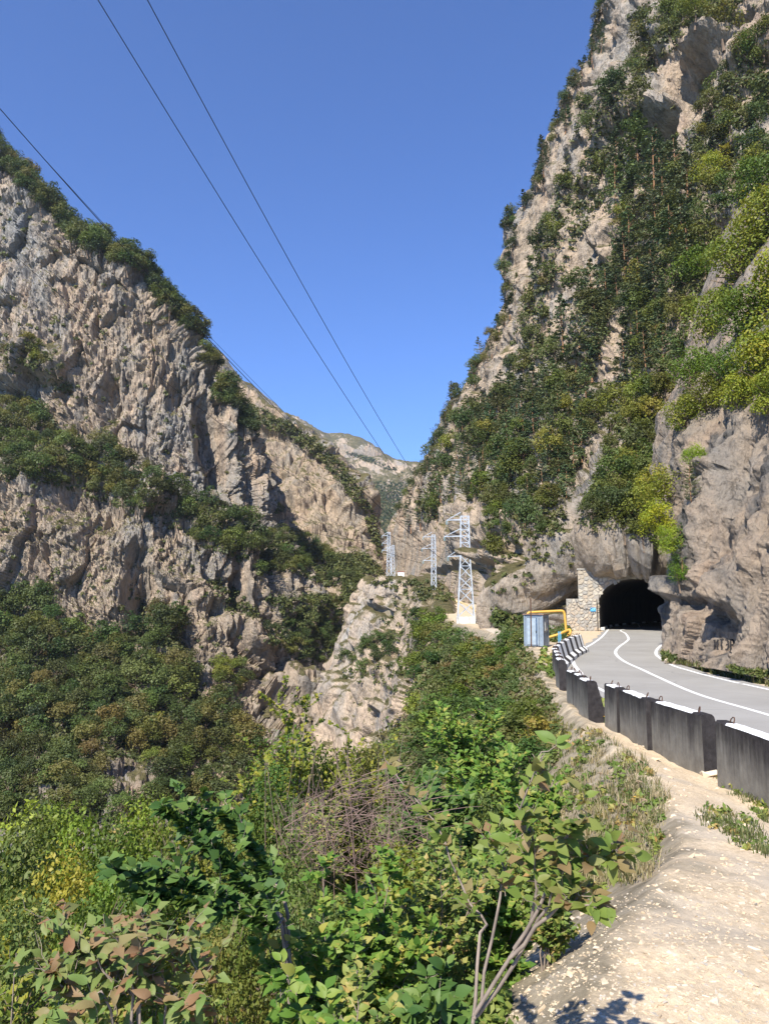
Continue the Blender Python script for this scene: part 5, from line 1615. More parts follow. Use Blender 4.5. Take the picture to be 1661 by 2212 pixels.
scrub("slope_scrub", [(E_ALL, 1.0)], 500, (20, 40), 4.5, 47, reject=KEEP, want="GB", mat=leaf_mat("dry_growth", [(0, (0.13, 0.11, 0.055)), (0.5, (0.19, 0.15, 0.08)), (1, (0.16, 0.16, 0.05))], 0.25), label="dry brownish growth between the bushes", ncards=26)
scrub("buttress_scrub", [([(790, 1255), (940, 1255), (990, 1300), (900, 1300), (860, 1290)], 0.5), ([(730, 1470), (860, 1290), (920, 1350), (880, 1500)], 0.6)], 160, (9, 22), 3.2, 48, want="B", label="grass and tufts on top and in cracks of the pale buttress", ncards=22)
scrub("verge_scrub", [([(1070, 1320), (1140, 1340), (1150, 1390), (1060, 1350)], 0.6), ([(1180, 1370), (1230, 1360), (1225, 1378), (1190, 1390)], 0.4)], 160, (16, 34), 4.2, 49, want="GR", mat=M_LEAF_G, label="bushes round the hut and along the cliff foot", ncards=34)

# ------------------------------------------------------------------ leaf blades of the near shrubs


def leaf_proto(name, Ln, W, mat, curl, seed, wav=0.0):
    r = np.random.default_rng(seed)
    st = np.array([0, 0.14, 0.34, 0.56, 0.78, 1.0]); wd = np.array([0.0, 0.62, 1.0, 0.92, 0.55, 0.0]) * W / 2
    zc = -curl * Ln * st ** 2
    V = [(0, 0, 0)]
    for i in range(1, 5):
        s = r.uniform(-wav, wav) * W
        V += [(-wd[i], st[i] * Ln, zc[i] + 0.28 * wd[i] + s), (0, st[i] * Ln, zc[i]), (wd[i], st[i] * Ln, zc[i] + 0.28 * wd[i] - s)]
    V.append((0, Ln, zc[5]))
    Fq = [(0, 2, 1), (0, 3, 2)]
    for i in range(3):
        a = 1 + i * 3
        Fq += [(a, a + 1, a + 4, a + 3), (a + 1, a + 2, a + 5, a + 4)]
    Fq += [(10, 11, 13), (11, 12, 13)]
    me = bpy.data.meshes.new(name); me.from_pydata(V, [], Fq); me.materials.append(mat)
    me.polygons.foreach_set("use_smooth", np.full(len(Fq), True)); me.update()
    tri = [f if len(f) == 4 else f + (f[2],) for f in Fq]
    return me, np.array(V), [f for f in Fq]


def near_leaf_mat(name, stops, trans=0.32):
    m = leaf_mat(name, stops, trans, 0.5, 0.2)
    return m


M_WIL = near_leaf_mat("leaf_willow", [(0, (0.046, 0.100, 0.023)), (0.5, (0.077, 0.141, 0.032)), (1, (0.130, 0.195, 0.041))], 0.22)
M_HRN = near_leaf_mat("leaf_hornbeam", [(0, (0.13, 0.20, 0.04)), (0.55, (0.18, 0.22, 0.05)), (0.8, (0.22, 0.19, 0.075)), (1, (0.24, 0.15, 0.08))])
M_GRN = near_leaf_mat("leaf_roadside_green", [(0, (0.077, 0.166, 0.027)), (0.5, (0.136, 0.235, 0.037)), (0.85, (0.220, 0.283, 0.054)), (1, (0.339, 0.298, 0.067))])
M_MIX = near_leaf_mat("leaf_tired", [(0, (0.096, 0.160, 0.037)), (0.4, (0.164, 0.230, 0.050)), (0.75, (0.252, 0.279, 0.068)), (0.93, (0.368, 0.319, 0.103)), (1, (0.426, 0.260, 0.103))])
M_YLW = near_leaf_mat("leaf_autumn_yellow", [(0, (0.105, 0.155, 0.021)), (0.5, (0.188, 0.226, 0.031)), (1, (0.314, 0.286, 0.041))])
M_BRN = near_leaf_mat("leaf_browning", [(0, (0.14, 0.21, 0.055)), (0.5, (0.19, 0.225, 0.07)), (0.75, (0.25, 0.18, 0.09)), (1, (0.26, 0.14, 0.075))])
M_TWIG = plain("twig_bark", (0.22, 0.175, 0.14), 0.85, var=0.3, scale=20)
KIND = {}
for key, Ln, W, m, curl, wav in (("willow", 0.062, 0.038, M_WIL, 0.12, 0.05), ("hornbeam", 0.058, 0.032, M_HRN, 0.18, 0.08), ("green", 0.052, 0.030, M_GRN, 0.15, 0.06), ("mixed", 0.040, 0.026, M_MIX, 0.2, 0.1), ("yellow", 0.040, 0.028, M_YLW, 0.15, 0.08), ("brown", 0.055, 0.028, M_BRN, 0.35, 0.18)):
    KIND[key] = [leaf_proto("leaf", Ln * f, W * f, m, curl * (0.6 + 0.5 * i), 400 + i, wav) for i, f in enumerate((1.0, 0.85, 1.12))]


def leaf_frames(P0, axis, nrm):
    y = axis / (np.linalg.norm(axis, axis=1)[:, None] + 1e-9)
    z = nrm - (nrm * y).sum(1)[:, None] * y
    z /= np.linalg.norm(z, axis=1)[:, None] + 1e-9
    x = np.cross(y, z)
    return np.stack([x, y, z], 2)


SUNV = np.array(to_sun)


def shrub(name, label, cat, group, root, stems, kind, ntwig, nleaf, rad, seed, twl=(0.25, 0.5), n_obj=300, lscale=1.0, on_stem=0.5, fromt=0.25, spread=0.8):
    """stems: world polylines from the root up. Twigs leave the stems, leaves leave the twigs alternately."""
    r = np.random.default_rng(seed)
    root = np.array(root, float)
    o = ob(name, None, loc=tuple(root)); tag(o, label, cat, group)
    lines = []
    for st in stems:
        pts = catmull(np.array(st, float), 14)
        pts[1:] += np.cumsum(r.normal(size=(13, 3)) * 0.007, 0)
        ob("stem", MB().tube(pts - root, np.linspace(rad, rad * 0.3, 14), 6).mesh("stem", [M_TWIG], True), o)
        lines.append((pts, on_stem))
    tw = MB(); nt = 0
    for k in range(ntwig):
        pts = lines[r.integers(0, len(stems))][0]
        t = r.uniform(fromt, 1.0)
        i = t * 13; i0 = min(12, int(i)); p = pts[i0] + (pts[i0 + 1] - pts[i0]) * (i - i0)
        tg = pts[i0 + 1] - pts[i0]; tg /= np.linalg.norm(tg) + 1e-9
        sd = r.normal(size=3); sd[2] *= 0.5; sd /= np.linalg.norm(sd)
        d = tg * 0.5 + sd * spread + np.array([0, 0, 0.28]); d /= np.linalg.norm(d)
        Lt = r.uniform(*twl) * (1.1 - 0.5 * t)
        s = np.linspace(0, 1, 6)[:, None]
        tp = p + d * Lt * s + np.array([0, 0, 1.0]) * Lt * (0.22 * s ** 2) * r.uniform(-1.2, 1) + r.normal(size=(6, 3)) * 0.006
        tw.tube(tp - root, np.linspace(rad * 0.32, rad * 0.1, 6), 3); nt += 1
        lines.append((tp, 1.0))
    if nt:
        tg_ = ob("twigs", tw.mesh("twigs", [M_TWIG]), o); tg_["kind"] = "stuff"
    # leaves
    wts = np.array([np.linalg.norm(np.diff(l, axis=0), axis=1).sum() * w for l, w in lines]); wts /= wts.sum()
    ci = r.choice(len(lines), nleaf, p=wts)
    tt = r.random(nleaf)
    st_ = ci < len(stems)
    tt = np.where(st_, fromt + 0.1 + (0.9 - fromt) * tt, 0.12 + 0.88 * tt)
    Pp = np.zeros((nleaf, 3)); Tg = np.zeros((nleaf, 3))
    for c in np.unique(ci):
        m = ci == c; l = lines[c][0]; q = tt[m] * (len(l) - 1); i0 = np.minimum(q.astype(int), len(l) - 2)
        Pp[m] = l[i0] + (l[i0 + 1] - l[i0]) * (q - i0)[:, None]
        g = l[i0 + 1] - l[i0]; Tg[m] = g / (np.linalg.norm(g, axis=1)[:, None] + 1e-9)
    sd = np.cross(Tg, np.array([0.0, 0, 1.0])); sd /= np.linalg.norm(sd, axis=1)[:, None] + 1e-9
    sgn = np.where(r.random(nleaf) < 0.5, 1, -1)[:, None]
    ax = Tg * 0.55 + sd * sgn * 0.75 + r.normal(size=(nleaf, 3)) * 0.28 + np.array([0, 0, 0.05])
    nr = np.array([0, -0.1, 0.45]) + SUNV * 0.95 + r.normal(size=(nleaf, 3)) * 0.36
    R = leaf_frames(Pp, ax, nr)
    sc = lscale * r.uniform(0.65, 1.15, nleaf)
    # the leaves that show largest become objects
    sx, sy, dep = proj(Pp)
    vis = (sx > 0) & (sx < 1661) & (sy > 0) & (sy < 2212)
    key = np.where(vis, dep - 0.25 * (Pp[:, 2] - Pp[:, 2].mean()), 99)
    order = np.argsort(key)
    pick = set(order[:n_obj].tolist()) if n_obj else set()
    pr = KIND[kind]
    vi = r.integers(0, 3, nleaf)
    for j in pick:
        if key[j] > 98: continue
        M = Matrix.Translation(Vector(Pp[j] - root)) @ Matrix(R[j].tolist()).to_4x4() @ Matrix.Scale(sc[j], 4)
        ob("leaf", pr[vi[j]][0], o, mat=M)
    rest = np.array([j for j in range(nleaf) if j not in pick], int)
    if len(rest):
        LV = pr[0][1]
        if n_obj:
            LV = LV[[0, 6, 13, 4, 5]] * np.array([1.1, 1, 1]); q4 = np.array([(0, 1, 2, 4), (0, 4, 2, 3)])
        else:      # farther shrubs: one folded blade each
            LV = LV[[0, 6, 13, 4]] * np.array([1.15, 1, 1]); q4 = np.array([(0, 1, 2, 3)])
        nV = len(LV)
        W = np.einsum('nij,kj->nki', R[rest] * sc[rest][:, None, None], LV) + (Pp[rest] - root)[:, None]
        base = (np.arange(len(rest)) * nV)[:, None, None]
        me = mk_mesh("foliage", W.reshape(-1, 3), (q4[None] + base).reshape(-1, 4), [pr[0][0].materials[0]], np.repeat(r.random(len(rest)), len(q4)), smooth=bool(n_obj))
        fo = ob("foliage", me, o); fo["kind"] = "stuff"
    return o


def auto_shrub(x, ytop, d, wpx, kind, label, nleaf, seed, nst=5, n_obj=0, lscale=1.0, tw=None, name="roadside_shrub", group="shrubs on the slope beside the gravel"):
    r = np.random.default_rng(seed)
    top = P(x, ytop, d)
    root = np.array([top[0], top[1], float(ground_z(top[0:1], top[1:2], False)[0]) - 0.05])
    H = max(0.5, top[2] - root[2]); Wd = wpx * d / F
    root[2] = max(root[2], top[2] - 5.5)
    stems = []
    for k in range(nst):
        a = 6.28 * k / nst + r.uniform(-.5, .5); q = r.uniform(0.3, 1.0)
        e = root + np.array([math.cos(a) * Wd * 0.42 * q, math.sin(a) * Wd * 0.42 * q, H * r.uniform(0.72, 1.0) * (1 - 0.22 * q)])
        m = root + (e - root) * 0.5 + np.array([-math.cos(a) * Wd * 0.08, -math.sin(a) * Wd * 0.08, 0.05 * H])
        stems.append([root + r.normal(size=3) * 0.03, m, e])
    L0 = Wd * 0.33
    ft = max(0.12, 1 - 1.25 * Wd / H - 0.2)
    return shrub(name, label, "shrub", group, root, stems, kind, int(14 + nleaf / 22), nleaf, 0.004 + 0.0018 * H, seed, tw or (0.5 * L0, 1.15 * L0), n_obj, lscale, 0.35, ft)


# ---- the two leading shrubs, stem by stem
def at(pts, d0, d1):
    n = len(pts)
    return [P(x, y, d0 + (d1 - d0) * i / max(1, n - 1)) for i, (x, y) in enumerate(pts)]


hb = P(1021, 2240, 2.62)
hb[2] = float(ground_z(hb[0:1], hb[1:2], False)[0]) - 0.05
HS = [at([(1021, 2212), (1036, 2133), (1038, 2021), (1050, 1987), (1025, 1955), (994, 1898), (967, 1825), (948, 1768), (890, 1710), (848, 1641)], 2.62, 3.0),
      at([(1024, 2200), (1040, 2100), (1075, 1929), (1090, 1864), (1086, 1806), (1060, 1748)], 2.62, 2.75),
      at([(1026, 2190), (1086, 2071), (1132, 2010), (1144, 1941), (1140, 1864), (1132, 1800), (1102, 1760), (1117, 1694), (1136, 1629)], 2.6, 2.5),
      at([(1030, 2195), (1100, 2060), (1150, 1950), (1178, 1902), (1209, 1795), (1222, 1748), (1250, 1718)], 2.62, 2.35),
      at([(1110, 2050), (1180, 1871), (1235, 1821), (1285, 1814)], 2.55, 2.4), at([(1100, 2070), (1198, 1929), (1235, 1935), (1265, 1950)], 2.55, 2.35)]
shrub("hornbeam_shrub", "bare-stemmed shrub with brown-edged green leaves standing at the gravel's edge", "shrub", "shrubs on the slope beside the gravel", hb, HS, "hornbeam", 80, 470, 0.0065, 501, (0.05, 0.15), 300, 1.0, 0.8, 0.35, 0.9)
wb = P(640, 2050, 3.9); wb[2] = float(ground_z(wb[0:1], wb[1:2], False)[0])
wst = P(620, 2010, 3.75)
WS = [[wb, wst] + at([(560, 1930), (500, 1850), (440, 1770), (405, 1718)], 3.7, 3.7), [wb, wst] + at([(540, 1960), (430, 1910), (330, 1880), (228, 1858)], 3.65, 3.45), [wb, wst] + at([(590, 1900), (555, 1830), (500, 1760), (470, 1735)], 3.8, 3.9), [wb, wst] + at([(520, 1900), (450, 1830), (390, 1760), (345, 1735)], 3.7, 3.6), [wb, wst] + at([(600, 2000), (500, 1965), (400, 1950), (300, 1930)], 3.6, 3.4)]
shrub("willow_shrub", "dense dark-green shrub with broad oval leaves reaching highest in front of the forest", "shrub", "shrubs on the slope beside the gravel", wb, WS, "willow", 80, 2200, 0.010, 502, (0.08, 0.22), 300, 1.05, 2.4, 0.3, 0.7)
bb = P(300, 2330, 2.3); bb[2] = float(ground_z(bb[0:1], bb[1:2], False)[0])
BS = [[bb] + at([(280, 2212), (250, 2120), (200, 2040), (130, 1975)], 2.3, 2.35), [bb] + at([(310, 2212), (300, 2120), (330, 2060), (420, 1995)], 2.3, 2.45), [bb] + at([(340, 2212), (380, 2130), (400, 2080), (395, 2040)], 2.3, 2.4), [bb] + at([(250, 2240), (150, 2160), (80, 2110)], 2.25, 2.2), [bb] + at([(300, 2230), (240, 2100), (270, 2000), (290, 1960)], 2.35, 2.5)]
shrub("browning_shrub", "shrub with curled rust-brown leaves near the bottom corner", "shrub", "shrubs on the slope beside the gravel", bb, BS, "brown", 90, 900, 0.005, 503, (0.10, 0.26), 300, 0.95, 1.0, 0.3, 0.9)

NEAR = [(60, 2110, 2.4, 330, "mixed", "small-leaved shrub filling the bottom corner of the picture", 1710), (470, 2030, 2.6, 320, "green", "bright green shrub beside the rust-brown one", 1900), (640, 2000, 2.7, 330, "green", "bright green shrub below the dark oval-leaved one", 2090), (800, 1990, 2.8, 320, "mixed", "olive shrub between bright green one and bare-stemmed one", 1900), (930, 2030, 2.9, 260, "willow", "narrow dark-leaved shrub close to the bare stems", 1330), (200, 2180, 2.2, 300, "mixed", "low olive shrub under the rust-brown leaves", 1140), (560, 2150, 2.35, 330, "green", "low bright green shrub on the bottom border", 1710), (760, 2170, 2.4, 300, "yellow", "low yellowing shrub on the bottom border", 1330)]
for i, a in enumerate(NEAR):
    auto_shrub(a[0], a[1], a[2], a[3], a[4], a[5], a[6], 520 + i, 6, 260, 1.0)
MID = [(60, 1850, 4.2, 360, "yellow", "yellow-leaved shrub at the picture's edge behind the small-leaved one", 2850), (170, 1790, 4.9, 330, "mixed", "olive thicket beside the yellow-leaved shrub", 3420), (300, 1900, 3.9, 300, "mixed", "olive shrub half hidden under the dark oval-leaved branches", 2470), (700, 1830, 4.0, 280, "green", "light green upright shrub beside the dark oval-leaved one", 2470), (830, 1800, 4.2, 260, "green", "light green shrub before the dry brush", 2280), (950, 1730, 4.6, 260, "mixed", "olive shrub rising behind the bare stems", 2470), (1080, 1750, 4.9, 260, "green", "green shrub seen through the bare stems", 2660), (1180, 1790, 4.6, 230, "mixed", "small olive shrub at the weed slope's foot", 1900), (120, 1930, 3.4, 330, "mixed", "olive-brown shrub over the rust-brown one", 2280)]
for i, a in enumerate(MID):
    auto_shrub(a[0], a[1], a[2], a[3], a[4], a[5], a[6], 540 + i, 6, 120 if i in (3, 4) else 0, 1.1)
FARR = [(70, 1690, 9.0, 360, "mixed", "tangled olive thicket at the picture's edge under the forest", 3600, 1.5), (215, 1720, 8.0, 300, "mixed", "olive thicket below the pale scree", 3000, 1.5), (410, 1660, 9.0, 300, "yellow", "yellowish bush between scree and dark oval leaves", 3000, 1.6), (560, 1760, 7.0, 280, "mixed", "drab olive bush just above the dark oval leaves", 2400, 1.5), (650, 1480, 15.0, 300, "yellow", "tall yellow-green tree-like bush before the gorge", 5200, 2.3), (560, 1570, 13.0, 260, "yellow", "yellow-green bush leaning on the tall yellowish one", 3800, 2.1), (760, 1510, 16.0, 220, "yellow", "yellow-green bush beside the pale buttress foot", 3200, 2.3), (700, 1640, 11.0, 230, "mixed", "olive bush in front of the tall yellow-green one", 2600, 1.9), (960, 1640, 9.0, 260, "willow", "dark green bush at the heart of the roadside slope", 3000, 1.9), (1070, 1560, 12.0, 280, "green", "leafy green bush at the weed slope's edge", 3800, 2.2), (1170, 1610, 10.0, 200, "green", "upright green bush next to the weeds and gravel", 2600, 1.9), (1010, 1480, 20.0, 260, "green", "green bush below the dark hut-side growth", 3600, 3.0), (900, 1580, 16.0, 160, "willow", "dark bush on the edge of the drop", 2200, 2.4), (960, 1750, 6.5, 220, "mixed", "olive bush beyond the bare stems, by the dry brush", 1800, 1.4)]
for i, a in enumerate(FARR):
    auto_shrub(a[0], a[1], a[2], a[3], a[4], a[5], a[6], 570 + i, 7, 0, a[7], name="slope_shrub", group="bushes on the slope down to the gorge")

FILL = [(90, 1710, 9, 260), (200, 1745, 8.8, 240), (290, 1750, 9, 220), (30, 1700, 10, 300), (140, 1730, 9.5, 260), (240, 1760, 8.5, 240), (330, 1720, 10, 230), (420, 1690, 11, 240), (480, 1740, 9, 220), (40, 1790, 7.5, 280), (150, 1810, 7, 260), (270, 1800, 6.5, 240), (60, 1880, 5.5, 280), (190, 1870, 5.4, 250), (30, 1960, 4.6, 260), (330, 1850, 6.2, 220), (560, 1700, 11, 220), (620, 1790, 8, 220), (560, 1830, 6.5, 230), (680, 1900, 5.5, 220), (780, 1890, 5.6, 230), (880, 1820, 6.5, 210), (960, 1800, 6.8, 200), (1060, 1700, 9, 210), (1130, 1740, 7.5, 180), (990, 1690, 9.5, 200), (650, 1560, 17, 190), (720, 1580, 16, 190), (800, 1600, 17, 150), (600, 1640, 13, 190), (500, 1930, 4.8, 220), (860, 1930, 4.6, 200), (1000, 1880, 5.0, 190)]
FWORD = ["squeezed between the two nearest the picture edge", "half hidden below the scree", "under the forest above the dark oval leaves", "first from the picture edge under the forest", "second from the picture edge under the forest", "straight below the pale scree", "between the scree and the yellowish bush", "at the top of the thicket, under the forest tip", "behind the highest dark oval leaves", "by the picture edge, one row down", "one row down, below the scree's shadow", "one row down, left behind by the dark oval leaves", "by the picture edge, two rows down", "two rows down beside the small-leaved shrub", "lowest of those by the picture edge", "touching the tips of the low dark branch", "at the gorge edge beneath the tall yellow one", "beside the dry brush, gorge side", "right behind the dark oval-leaved shrub", "between dark oval leaves and dry brush", "just below the dry brush", "at the dry brush's roadside edge", "behind the bare stems, gorge side", "in the roadside slope over the bare stems", "beside the weeds, behind the bare stems", "over the dry brush on the slope", "at the foot of the tall yellow one", "roadside neighbour of the tall yellow one", "against the buttress foot", "gorge-side neighbour of the tall yellow one", "under the dark oval leaves", "deep behind the bare stems' trunk", "deep behind the bare stems' crown"]
for i, (x, y, d, w) in enumerate(FILL):
    tp = P(x, y, d); g = float(ground_z(tp[0:1], tp[1:2], False)[0])
    wd = w * d / F
    h_ = min(tp[2] - g, 1.7 * wd) if tp[2] - g > 0.4 else 0.5
    base = np.array([tp[0], tp[1], tp[2] - h_])
    t = rr.choice(["olive", "mid green", "yellow-green", "olive", "dark green"])
    o = plant("thicket_bush", BF, base, h_, wd * 1.05, t, "%s thicket bush %s" % (t, FWORD[i]), "bush", "thicket bushes on the slope down to the gorge", r=rr)
    if base[2] - g > 0.1:
        ob("stem", MB().tube(np.array([[0, 0, 0.1], [0.03, 0.02, (g - base[2]) / h_ * 0.5], [0, 0, (g - base[2]) / h_ - 0.02]]), 0.02, 5).mesh("stem", [M_BARK]), o)

# fill beneath the shrubs, dry brush
r9 = np.random.default_rng(77)
br = MB()
for k in range(760):
    x, y = r9.uniform(610, 930), r9.uniform(1650, 1890)
    if y < 1670 + abs(x - 780) * 0.45: continue
    d = r9.uniform(6.5, 10.5)
    p = P(x, y, d); l = r9.uniform(0.2, 0.55)
    dv = r9.normal(size=3) * np.array([1, 1, 0.6]) + np.array([0.2, 0, 0.7]); dv /= np.linalg.norm(dv)
    s = np.linspace(0, 1, 5)[:, None]
    br.tube(p + dv * l * s - np.array([0, 0, 0.15]) * l * s ** 2, np.linspace(0.0032, 0.0012, 5), 3)
for k in range(18):
    x = r9.uniform(620, 860); d = r9.uniform(8, 12)
    p = P(x, 1850, d); p[2] = float(ground_z(p[0:1], p[1:2], False)[0])
    e = P(x + r9.uniform(-60, 60), r9.uniform(1560, 1780), d)
    br.tube(catmull([p, (p + e) / 2 + r9.normal(size=3) * 0.15, e], 7), np.linspace(0.010, 0.003, 7), 4)
tag(ob("dry_brush", br.mesh("dry_brush", [plain("dry_brush", (0.20, 0.135, 0.11), 0.9, var=0.25, scale=3)])), kind="stuff", label="tangle of dry pinkish-brown brush between the bushes")
FG = [(-40, 1720), (620, 1760), (1000, 1760), (1190, 1800), (1130, 1990), (1080, 2212), (1060, 2300), (-40, 2300)]
scrub("ground_cover", [(FG, 1.0)], 1500, (40, 110), 13, 78, keys="G", want="G", mat=M_MIX, label="small-leaved ground cover beneath the shrubs", ncards=40, flat=1.0)

# ------------------------------------------------------------------ weeds, grass, flowers
M_GRASS = leaf_mat("grass_blades", [(0, (0.085, 0.105, 0.035)), (0.5, (0.13, 0.15, 0.05)), (0.8, (0.21, 0.19, 0.09)), (1, (0.32, 0.27, 0.16))], 0.3)
M_DRYG = leaf_mat("dry_grass", [(0, (0.28, 0.23, 0.12)), (0.5, (0.42, 0.345, 0.215)), (1, (0.20, 0.20, 0.08))], 0.3)
M_STRAW = plain("dry_umbel", (0.33, 0.25, 0.16), 0.9)


def grass(name, polys, n, ht, mat, seed, label, keys="G", blades=12, w=0.006):
    r = np.random.default_rng(seed)
    Vs, Fs, Ts, base = [], [], [], 0
    for poly, wgt in polys:
        for x, y, h in sample(poly, int(n * wgt), 1.5, seed, keys, want="GRN", tries=3):
            p = np.array(h[2])
            k = blades
            c = p + np.concatenate([r.normal(size=(k, 2)) * 0.05, np.zeros((k, 1))], 1)
            a = r.uniform(0, 6.28, k); H = r.uniform(ht[0], ht[1], k); ln = r.uniform(0.2, 0.9, k) * H
            dx = np.stack([np.cos(a), np.sin(a), 0 * a], 1); sx_ = np.stack([-np.sin(a), np.cos(a), 0 * a], 1)
            up = np.array([0, 0, 1.0])
            ww = w * (0.6 + p[1] * 0.05)
            V = np.stack([c - sx_ * ww, c + sx_ * ww, c + up * (H * .6)[:, None] + dx * (ln * .35)[:, None] + sx_ * ww * .8, c + up * (H * .6)[:, None] + dx * (ln * .35)[:, None] - sx_ * ww * .8,
                          c + up * H[:, None] + dx * ln[:, None] + sx_ * ww * .15, c + up * H[:, None] + dx * ln[:, None] - sx_ * ww * .15], 1).reshape(-1, 3)
            b0 = np.arange(k)[:, None] * 6 + base
            Fs.append(np.concatenate([b0 + np.array([0, 1, 2, 3]), b0 + np.array([3, 2, 4, 5])]))
            Vs.append(V); base += len(V)
            t = r.random() * 0.6 + r.random(k) * 0.35
            Ts.append(np.concatenate([t, t]))
    o = ob(name, mk_mesh(name, np.concatenate(Vs), np.concatenate(Fs), [mat], np.concatenate(Ts)))
    tag(o, label, kind="stuff")


WEED = [(1215, 1560), (1290, 1580), (1390, 1640), (1435, 1720), (1430, 1820), (1400, 1900), (1290, 1930), (1200, 1960), (1170, 1900), (1200, 1780), (1195, 1650)]
grass("grass", [(WEED, 1.0)], 320, (0.04, 0.15), M_GRASS, 81, "green grass and weeds on the slope beside the gravel")
grass("dry_grass", [(WEED, 1.0)], 300, (0.05, 0.20), M_DRYG, 82, "bleached dry grass on the slope beside the gravel")
scrub("weeds", [(WEED, 1.0)], 150, (16, 44), 6, 83, keys="G", want="G", mat=M_MIX, label="broad-leaved weeds on the slope beside the gravel", ncards=22)
VERG = [([(1240, 1480), (1300, 1520), (1300, 1545), (1240, 1525)], 0.12), ([(1300, 1540), (1400, 1575), (1450, 1610), (1400, 1600), (1310, 1560)], 0.2), ([(1440, 1590), (1540, 1640), (1540, 1665), (1470, 1640)], 0.16), ([(1530, 1640), (1661, 1740), (1661, 1790), (1560, 1700)], 0.16), ([(1500, 1740), (1620, 1770), (1661, 1830), (1661, 1860), (1580, 1820), (1510, 1770)], 0.22), ([(1160, 1395), (1195, 1420), (1205, 1470), (1165, 1460)], 0.14)]
grass("grass", VERG, 300, (0.03, 0.11), M_GRASS, 84, "tufts of grass at the foot of the barriers")
scrub("weeds", VERG, 130, (12, 34), 6, 85, keys="G", want="G", mat=M_MIX, label="low weeds at the foot of the barriers", ncards=16)
CV = [(1425, 1425), (1470, 1432), (1560, 1450), (1661, 1470), (1661, 1484), (1590, 1468), (1500, 1448)]
grass("grass", [(CV, 1.0)], 420, (0.08, 0.3), M_GRASS, 86, "strip of short green grass between road and rock spur", keys="GN", w=0.012)
scrub("weeds", [([(1425, 1405), (1460, 1422), (1450, 1432), (1420, 1420)], 0.4), ([(1570, 1440), (1661, 1452), (1661, 1470), (1580, 1458)], 0.6)], 120, (7, 16), 4.0, 87, keys="GN", want="GN", mat=M_LEAF_G, label="dark weeds at the foot of the rock spur", ncards=22)
for i, (x, y) in enumerate([(1412, 1566), (1420, 1556), (1428, 1560), (1409, 1573), (1330, 1560), (1546, 1642), (1268, 1600), (1372, 1722), (1305, 1548), (1242, 1576)]):
    h = hit(x, y + 14, "G")
    if h is None: continue
    g = ob("yellow_flower", None, loc=tuple(h[2])); tag(g, "small yellow flower on a thin stalk by the barriers", "flower", "yellow flowers by the barriers")
    tp = P(x, y, h[2].y) - np.array(h[2])
    ob("stalk", MB().tube(np.array([(0, 0, 0), tp * 0.5 + [0.01, 0, 0], tp]), 0.004, 4).mesh("stalk", [M_GRN]), g)
    hd = MB()
    for k in range(9):
        a = k * 0.698
        q = np.array([math.cos(a), math.sin(a), 0.25])
        s_ = np.array([-math.sin(a), math.cos(a), 0]) * 0.012
        hd.add(np.array([tp, tp + q * 0.02 + s_, tp + q * 0.04, tp + q * 0.02 - s_]), np.array([[0, 1, 2, 3]]))
    ob("flower_head", hd.mesh("flower_head", [plain("petal_yellow", (0.75, 0.42, 0.02), 0.6)]), g)
for i, (x, y) in enumerate([(1318, 1680), (1378, 1690), (1388, 1730), (1348, 1740), (1296, 1672)]):
    h = hit(x, y + 26, "G")
    if h is None: continue
    g = ob("dry_umbel", None, loc=tuple(h[2])); tag(g, "dry tan umbel head standing in the weeds", "dry flower", "dry umbels in the weeds")
    tp = P(x, y, h[2].y) - np.array(h[2])
    ob("stalk", MB().tube(np.array([(0, 0, 0), tp * 0.5, tp]), 0.004, 4).mesh("stalk", [M_STRAW]), g)
    hd = MB()
    for k in range(26):
        a, q = r9.uniform(0, 6.28), r9.uniform(0.01, 0.05)
        e = tp + np.array([math.cos(a) * q, math.sin(a) * q, 0.03 - q * 0.3])
        hd.tube(np.array([tp - [0, 0, 0.02], e]), 0.0025, 3); hd.box(e, (0.012, 0.012, 0.010))
    u_ = ob("flower_head", hd.mesh("flower_head", [M_STRAW]), g); u_["kind"] = "stuff"

# ------------------------------------------------------------------ stones and gravel
M_ST = [plain("stone_cream", (0.54, 0.43, 0.295), 0.9, var=0.15, scale=9, bmp=0.3), plain("stone_buff", (0.50, 0.39, 0.26), 0.9, var=0.15, scale=9, bmp=0.3), plain("stone_grey", (0.41, 0.36, 0.29), 0.9, var=0.15, scale=9, bmp=0.3), plain("stone_pale", (0.58, 0.485, 0.36), 0.9, var=0.12, scale=9, bmp=0.3)]


def stone_arrays(seed, n=11):
    import bmesh
    r = np.random.default_rng(seed)
    bm = bmesh.new()
    for _ in range(n):
        u = r.normal(size=3); u /= np.linalg.norm(u)
        bm.verts.new(tuple(u * np.array([0.5, 0.4, 0.3]) * r.uniform(0.85, 1.1)))
    res = bmesh.ops.convex_hull(bm, input=bm.verts)
    for v in [v for v in bm.verts if not v.link_faces]: bm.verts.remove(v)
    bm.verts.index_update()
    V = np.array([v.co[:] for v in bm.verts]); Fc = [[v.index for v in f.verts] for f in bm.faces]
    bm.free()
    return V, Fc


